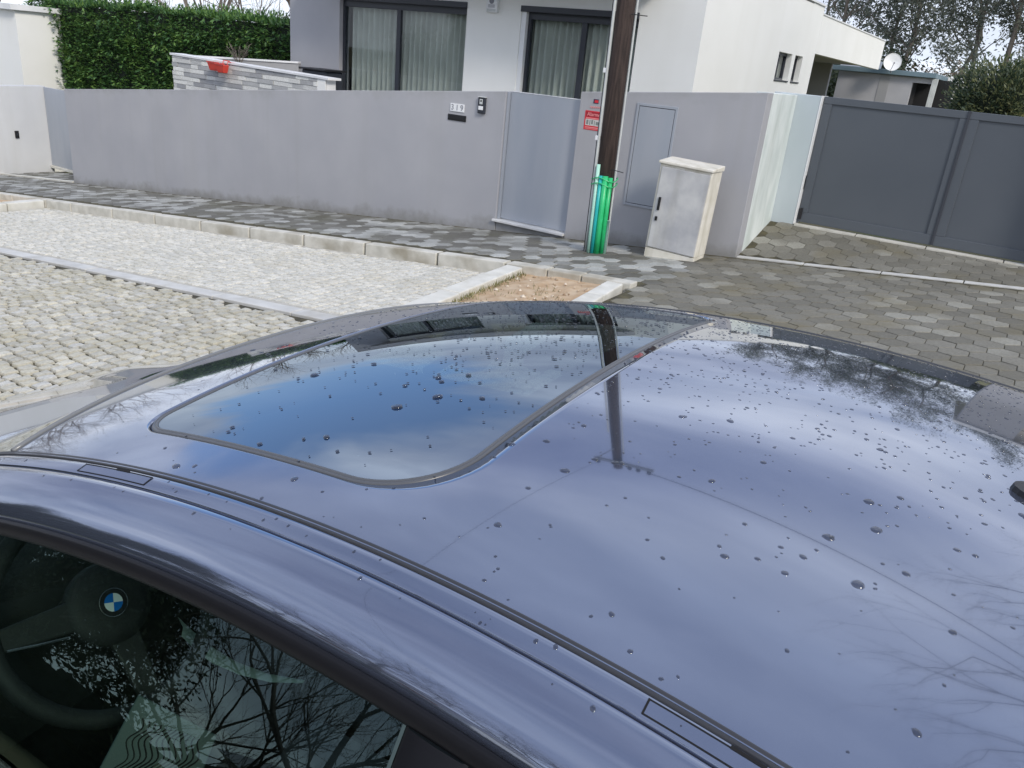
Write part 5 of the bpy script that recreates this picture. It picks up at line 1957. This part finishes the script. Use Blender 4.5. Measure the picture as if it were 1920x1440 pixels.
    for q in [q for q in xs if q >= 1.24]:
        h_ = half(q) - .034
        rows.append([(q, h_ * (j / 12 - 1), boot_z(q) - .03 * abs(j / 12 - 1) ** 2.4) for j in range(25)])
    MB().sheet(rows[::-1]).build("boot_lid", M_paint, car_e, smooth=True, **K)
    rows = [[(-2.86 - .02 * (1 - (v / .65) ** 2), v, z) for v in [-.645 + 1.29 * j / 16 for j in range(17)]] for z in (.20, .30, .42, .505)]
    MB().sheet(rows).build("front_bumper", M_paint, car_e, smooth=True, **K)
    for sgn in (-1, 1):
        MB().lathe((-2.862, sgn * .13, .46), (-1, 0, 0), [(0, .075), (.02, .07), (.022, .05)], 20).build("grille", M_black, car_e, **K)
    rows = [[(1.78 + .02 * (1 - (v / .73) ** 2), v, z) for v in [-.725 + 1.45 * j / 16 for j in range(17)]] for z in (.22, .36, .50)]
    MB().sheet(rows[::-1]).build("rear_bumper", M_paint, car_e, smooth=True, **K)
    MB().box(-2.7, 1.6, -.70, .70, .16, .24).build("underbody", M_black, car_e, **K)
    # ---- screens
    def screen(nm, a, b, va, vb, crown, n=20):
        rows = []
        for i in range(n + 1):
            t = i / n
            r = []
            for j in range(25):
                u = j / 12 - 1
                xa_ = a[0](u * va)
                za_ = a[1](u * va)
                xb_ = b[0] - crown * (1 - u * u) * (1 if b[0] < 0 else -1)
                zb_ = b[1] - .015 * u * u
                bow = .004 * math.sin(math.pi * t)
                r.append((xa_ + (xb_ - xa_) * t, u * (va + (vb - va) * t), za_ + (zb_ - za_) * t + bow))
            rows.append(r)
        return outward(MB().sheet(rows).build(nm, M_screen, car_e, smooth=True, **K), (-.2, 0, .6))
    H = lambda v: -.980 + .045 * abs(v / .533) ** 4
    screen("windscreen", (H, lambda v: zr(H(v), v) - .006), (-1.64, .955), .525, .70, .13)
    Q = lambda v: .468 - .03 * (v / .56) ** 2
    screen("rear_screen", (Q, lambda v: zr(Q(v), v) - .006), (1.24, .985), .545, .66, .06)
    pts = [(H(v) - .003, v, zr(H(v), v) - .001) for v in [-.528 + 1.056 * i / 40 for i in range(41)]]
    MB().tube(pts, .0042, 8).build("windscreen_moulding", M_header, car_e, smooth=True, **K)
    pts = [(Q(v) + .004, v, zr(Q(v), v) - .001) for v in [-.55 + 1.10 * i / 40 for i in range(41)]]
    MB().tube(pts, .006, 8).build("rear_screen_moulding", M_rubber, car_e, smooth=True, **K)
    # ---- aerial fin
    rows = []
    fx0, fx1 = .205, .37
    for i in range(17):
        t = i / 16
        xx = fx0 + (fx1 - fx0) * t
        hh = .052 * (1 - (1 - t) ** 2.2) if t < .92 else .052
        wd = .030 * min(1, math.sqrt(max(0.0, t * 6)) if t < .17 else 1) * (1 - .25 * t)
        r = []
        for j in range(13):
            a = math.pi * j / 12
            vv = -.035 + wd * math.cos(a) * (1 - .75 * math.sin(a) ** 1.5 * min(1, hh / .05))
            r.append((xx, vv, zr(xx, -.035) - .002 + hh * math.sin(a) ** .8 + .004))
        rows.append(r)
    fin = MB().sheet(rows)
    fin.f.append(tuple(16 * 13 + j for j in range(13)))
    fin_o = fin.build("aerial_fin", M_paint, car_e, smooth=True, **K)
    ringp = [(fx0 - .005 + .0, 0)]
    gk = []
    for k in range(32):
        a = 2 * math.pi * k / 32
        gk.append((.285 + .092 * math.cos(a), -.035 + .036 * math.sin(a)))
    MB().ringstack([[(x_, v_, zr(x_, v_) - .001) for x_, v_ in gk], [(.285 + (x_ - .285) * .97, -.035 + (v_ + .035) * .93, zr(x_, v_) + .006) for x_, v_ in gk]], cap1=True).build("fin_gasket", M_black, fin_o, **K)

    # ---- cabin
    MB().box(-1.62, 1.25, -.72, .72, .24, .30).build("cabin_floor", M_cabin, car_e, **K)
    for sgn in (-1, 1):
        rows = [[(q, sgn * v_, z_) for q in (-1.62, -1.0, -.2, .6, 1.2)] for v_, z_ in ((.76, .93), (.72, .90), (.70, .74), (.69, .70), (.72, .66), (.72, .25))]
        MB().sheet(rows).build("door_card", M_cabin, car_e, **K)
    MB().box(-1.64, -1.60, -.72, .72, .25, .95).build("bulkhead", M_cabin, car_e, **K)
    MB().box(1.2, 1.24, -.72, .72, .25, .95).build("rear_bulkhead", M_cabin, car_e, **K)
    # dashboard: rounded loft
    rows = []
    for xx, zt_ in ((-1.66, .915), (-1.50, .945), (-1.36, .950), (-1.28, .935), (-1.235, .89), (-1.225, .80), (-1.25, .70), (-1.30, .55)):
        rows.append([(xx + .04 * (v / .7) ** 2, v, zt_ - .01 * (v / .7) ** 2 + (.035 * math.exp(-((v + .375) / .16) ** 2) if -1.55 < xx < -1.23 and zt_ > .85 else 0)) for v in [-.70 + 1.4 * j / 28 for j in range(29)]])
    MB().sheet(rows[::-1]).build("dashboard", M_cabin, car_e, smooth=True, **K)
    MB().tube([(-1.232, -.68, .82), (-1.218, -.2, .835), (-1.218, .3, .835), (-1.232, .68, .82)], .009, 8).build("trim_bar", M_silver, car_e, smooth=True, **K)
    # steering wheel
    hub = Vector((-1.02, -.392, .912))
    axd = Vector((.86, -.0, .50)).normalized()
    u_ = Vector((0, 1, 0))
    w_ = axd.cross(u_).normalized()
    rim = []
    for k in range(49):
        a = 2 * math.pi * k / 48
        rim.append(hub + (u_ * math.cos(a) + w_ * math.sin(a)) * .182 - axd * .01)
    sw = MB().tube(rim, .0155, 10, cap=False).build("steering_wheel", M_cabin, car_e, smooth=True, **K)
    MB().lathe(hub - axd * .035, axd, [(0, .05), (.015, .072), (.030, .068), (.036, .05), (.0375, .02), (.038, .001)], 30).build("hub", M_cabin, sw, smooth=True, **K)
    for a in (8, 172, 270):
        dr_ = u_ * math.cos(R(a)) + w_ * math.sin(R(a))
        pd = axd.cross(dr_)
        p0, p1 = hub + dr_ * .05 - axd * .012, hub + dr_ * .176 - axd * .012
        MB().hexa([p0 - pd * .026 - axd * .008, p1 - pd * .018 - axd * .008, p1 + pd * .018 - axd * .008, p0 + pd * .026 - axd * .008, p0 - pd * .026 + axd * .006, p1 - pd * .018 + axd * .006, p1 + pd * .018 + axd * .006, p0 + pd * .026 + axd * .006]).build("spoke", M_cabin, sw, bevel=.004, **K)
        if a != 270:
            q0, q1 = hub + dr_ * .075, hub + dr_ * .165
            MB().tube([q0 + pd * .03 - axd * .002, (q0 + q1) / 2 + pd * .024, q1 + pd * .016 - axd * .002], .0022, 6).build("spoke_inlay", M_silver, sw, **K)
    # roundel
    ec = hub + axd * .0045
    rb = MB().lathe(ec, axd, [(0, .0235), (.002, .0235), (.0024, .022)], 40).build("roundel", M_black, sw, **K)
    MB().lathe(ec + axd * .0022, axd, [(0, .0236), (.0008, .0238), (.0010, .0228), (0, .0226)], 40, cap=False).build("roundel_rim", M_silver, rb, **K)
    # "left-up" in the photo: rotate the quarters with the wheel
    for qd in range(4):
        vs = [ec + axd * .0027]
        for k in range(9):
            a = R(90 * qd + 90 * k / 8 + ROUNDEL)
            vs.append(ec + axd * .0027 + (u_ * math.cos(a) + w_ * math.sin(a)) * .0152)
        MB().add(vs, [(0, k, k + 1) for k in range(1, 9)]).build("roundel_quarter", M_blue if qd % 2 else M_rwhite, rb, **K)
    # door-side trim plate with wavy slots
    o0 = Vector((-.735, -.498, .852))
    ex = Vector((.62, .55, -.52)).normalized()
    ey = (Vector((.25, -.62, -.62)) - ex * Vector((.25, -.62, -.62)).dot(ex)).normalized()
    nz = ex.cross(ey).normalized()
    if nz.z < 0: nz = -nz
    pl = MB().hexa([o0 + ex * a + ey * b + nz * c for c in (-.004, 0) for a, b in ((-.062, -.045), (.065, -.03), (.075, .16), (-.065, .16))]).build("trim_plate", M_plate, car_e, bevel=.003, **K)
    for k in range(13):
        pts = []
        for i in range(24):
            t = i / 23
            pts.append(o0 + ex * (-.042 + .0075 * k + .006 * math.sin(t * 15 + k * .35)) + ey * (-.018 + .10 * t) + nz * .0012)
        MB().tube(pts, .0011, 4).build("slot", M_gap, pl, **K)

    # pale curved strip inside the cabin, tapering rearward
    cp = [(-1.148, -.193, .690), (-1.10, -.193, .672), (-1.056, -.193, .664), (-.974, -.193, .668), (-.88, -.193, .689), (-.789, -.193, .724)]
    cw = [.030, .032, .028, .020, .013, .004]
    MB().sheet([[(x_, v_ - .008, z_ + w2) for (x_, v_, z_), w2 in zip(cp, cw)], [(x_, v_, z_) for x_, v_, z_ in cp], [(x_, v_ - .006, z_ - w2 * .6) for (x_, v_, z_), w2 in zip(cp, cw)]]).build("pale_strip", M_blade, car_e, smooth=True, **K)
    # seats
    def seat(xc, vc):
        st = bpy.data.objects.new("seat_tmp", None)
        bpy.data.objects.remove(st)
        rows = []
        prof = [(-.32, .50), (-.30, .545), (-.1, .54), (.10, .50), (.16, .53), (.22, .70), (.30, .92), (.34, 1.02)]
        back = [(.42, 1.01), (.40, .80), (.34, .45), (.0, .34), (-.30, .40)]
        for v_, k in ((-.25, .92), (-.235, 1), (-.15, 1), (-.08, .99), (.08, .99), (.15, 1), (.235, 1), (.25, .92)):
            bolster = .035 if abs(v_) > .14 and abs(v_) < .24 else 0
            r = [(xc + px_ - bolster * (.9 if pz_ > .6 else 0), vc + v_ * (.86 if pz_ > .95 else 1), pz_ * 1.0 + (bolster if pz_ < .6 else 0) - (1 - k) * .15) for px_, pz_ in prof] + [(xc + px_, vc + v_ * (.86 if pz_ > .95 else 1), pz_) for px_, pz_ in back]
            rows.append(r)
        o = MB().ringstack([[r[k] for k in range(len(rows[0]))] for r in rows], True, True).build("front_seat", M_seat, car_e, smooth=True, **K)
        MB().box(xc + .335, xc + .435, vc - .135, vc + .135, 1.06, 1.215).build("headrest", M_seatpale, o, bevel=.035, seg=3, **K)
        for dv in (-.05, .05):
            MB().tube([(xc + .385, vc + dv, .99), (xc + .385, vc + dv, 1.07)], .006, 6).build("headrest_post", M_silver, o, **K)
    seat(-.52, -.375)
    seat(-.52, .375)
    rows = [[(.55, v, .50), (.62, v, .53), (.92, v, .47), (.98, v, .60), (1.12, v, .94), (1.19, v, .95), (1.19, v, .4), (.55, v, .35)] for v in (-.62, -.5, -.1, .1, .5, .62)]
    MB().ringstack(rows, True, True).build("rear_seat", M_seat, car_e, smooth=True, **K)
    MB().box(-1.28, .1, -.09, .09, .30, .56).build("centre_console", M_cabin, car_e, bevel=.02, **K)
    MB().box(-1.01, -.99, -.11, .11, 1.15, 1.22).build("rear_view_mirror", M_black, car_e, bevel=.008, **K)
    return car_e


ROUNDEL = 160.0
CAR = car()


# ------------------------------------------------------------------ rain
def rain():
    rr = random.Random(5)
    m = MB()

    def drop(x, v, zf, a, b, ang, h):
        n = 9
        c, s_ = math.cos(ang), math.sin(ang)
        rings = []
        wob = [1 + rr.uniform(-.12, .12) for _ in range(n)]
        for rf_, hf in ((1.0, -.10), (.98, .12), (.86, .52), (.58, .86), (.22, .99)):
            r = []
            for k in range(n):
                t = 2 * math.pi * k / n
                ux, uy = a * rf_ * math.cos(t) * wob[k], b * rf_ * math.sin(t) * wob[k]
                px_, pv_ = x + ux * c - uy * s_, v + ux * s_ + uy * c
                r.append((px_, pv_ + CYC, zf(px_, pv_) + h * hf))
            rings.append(r)
        m.ringstack(rings, True, True)

    cnt = 0
    while cnt < 3900:
        x, v = rr.uniform(-.93, .42), rr.uniform(-.52, .52)
        dens = .085 + .915 * smooth01(-.40, .30, v)
        dens *= .35 + .65 * smooth01(-.95, -.45, x)
        if rr.random() > dens: continue
        if -.775 < x < -.765 or (-.31 < x < -.285 and abs(v) < .44): continue
        u = rr.random() * (.94 if v > -.05 else 1.0)
        r = .0010 + .0014 * rr.random() if u < .78 else (.0020 + .0014 * rr.random() if u < .95 else .0034 + .0022 * rr.random())
        if v < -.15 and u > .80: r *= rr.uniform(1.0, 1.45)
        drop(x, v, zr, r, r * rr.uniform(.62, .95), rr.uniform(-.9, .9), r * rr.uniform(.20, .34))
        cnt += 1

    def zs_(x, v):
        o_ = -v - hw(x)
        return zr(x, hw(x)) - (.0010 + (o_ - .006) * .34 if o_ < .035 else .0105 + (o_ - .035) * .75)
    for k in range(75):
        x = rr.uniform(-.95, .1)
        o_ = rr.uniform(.008, .021) if k < 22 else rr.uniform(.032, .076)
        v = -(hw(x) + o_)
        r = rr.uniform(.0010, .0024)
        drop(x, v, zs_, r, r * 1.25, rr.uniform(-.4, .4), r * .5)
    o = m.build("raindrops", M_drop, None, smooth=True)
    o.rotation_euler = (0, TILT, 0)
    tag(o, "clear raindrops beaded over the car roof and sunroof", "raindrops", kind="stuff")


rain()
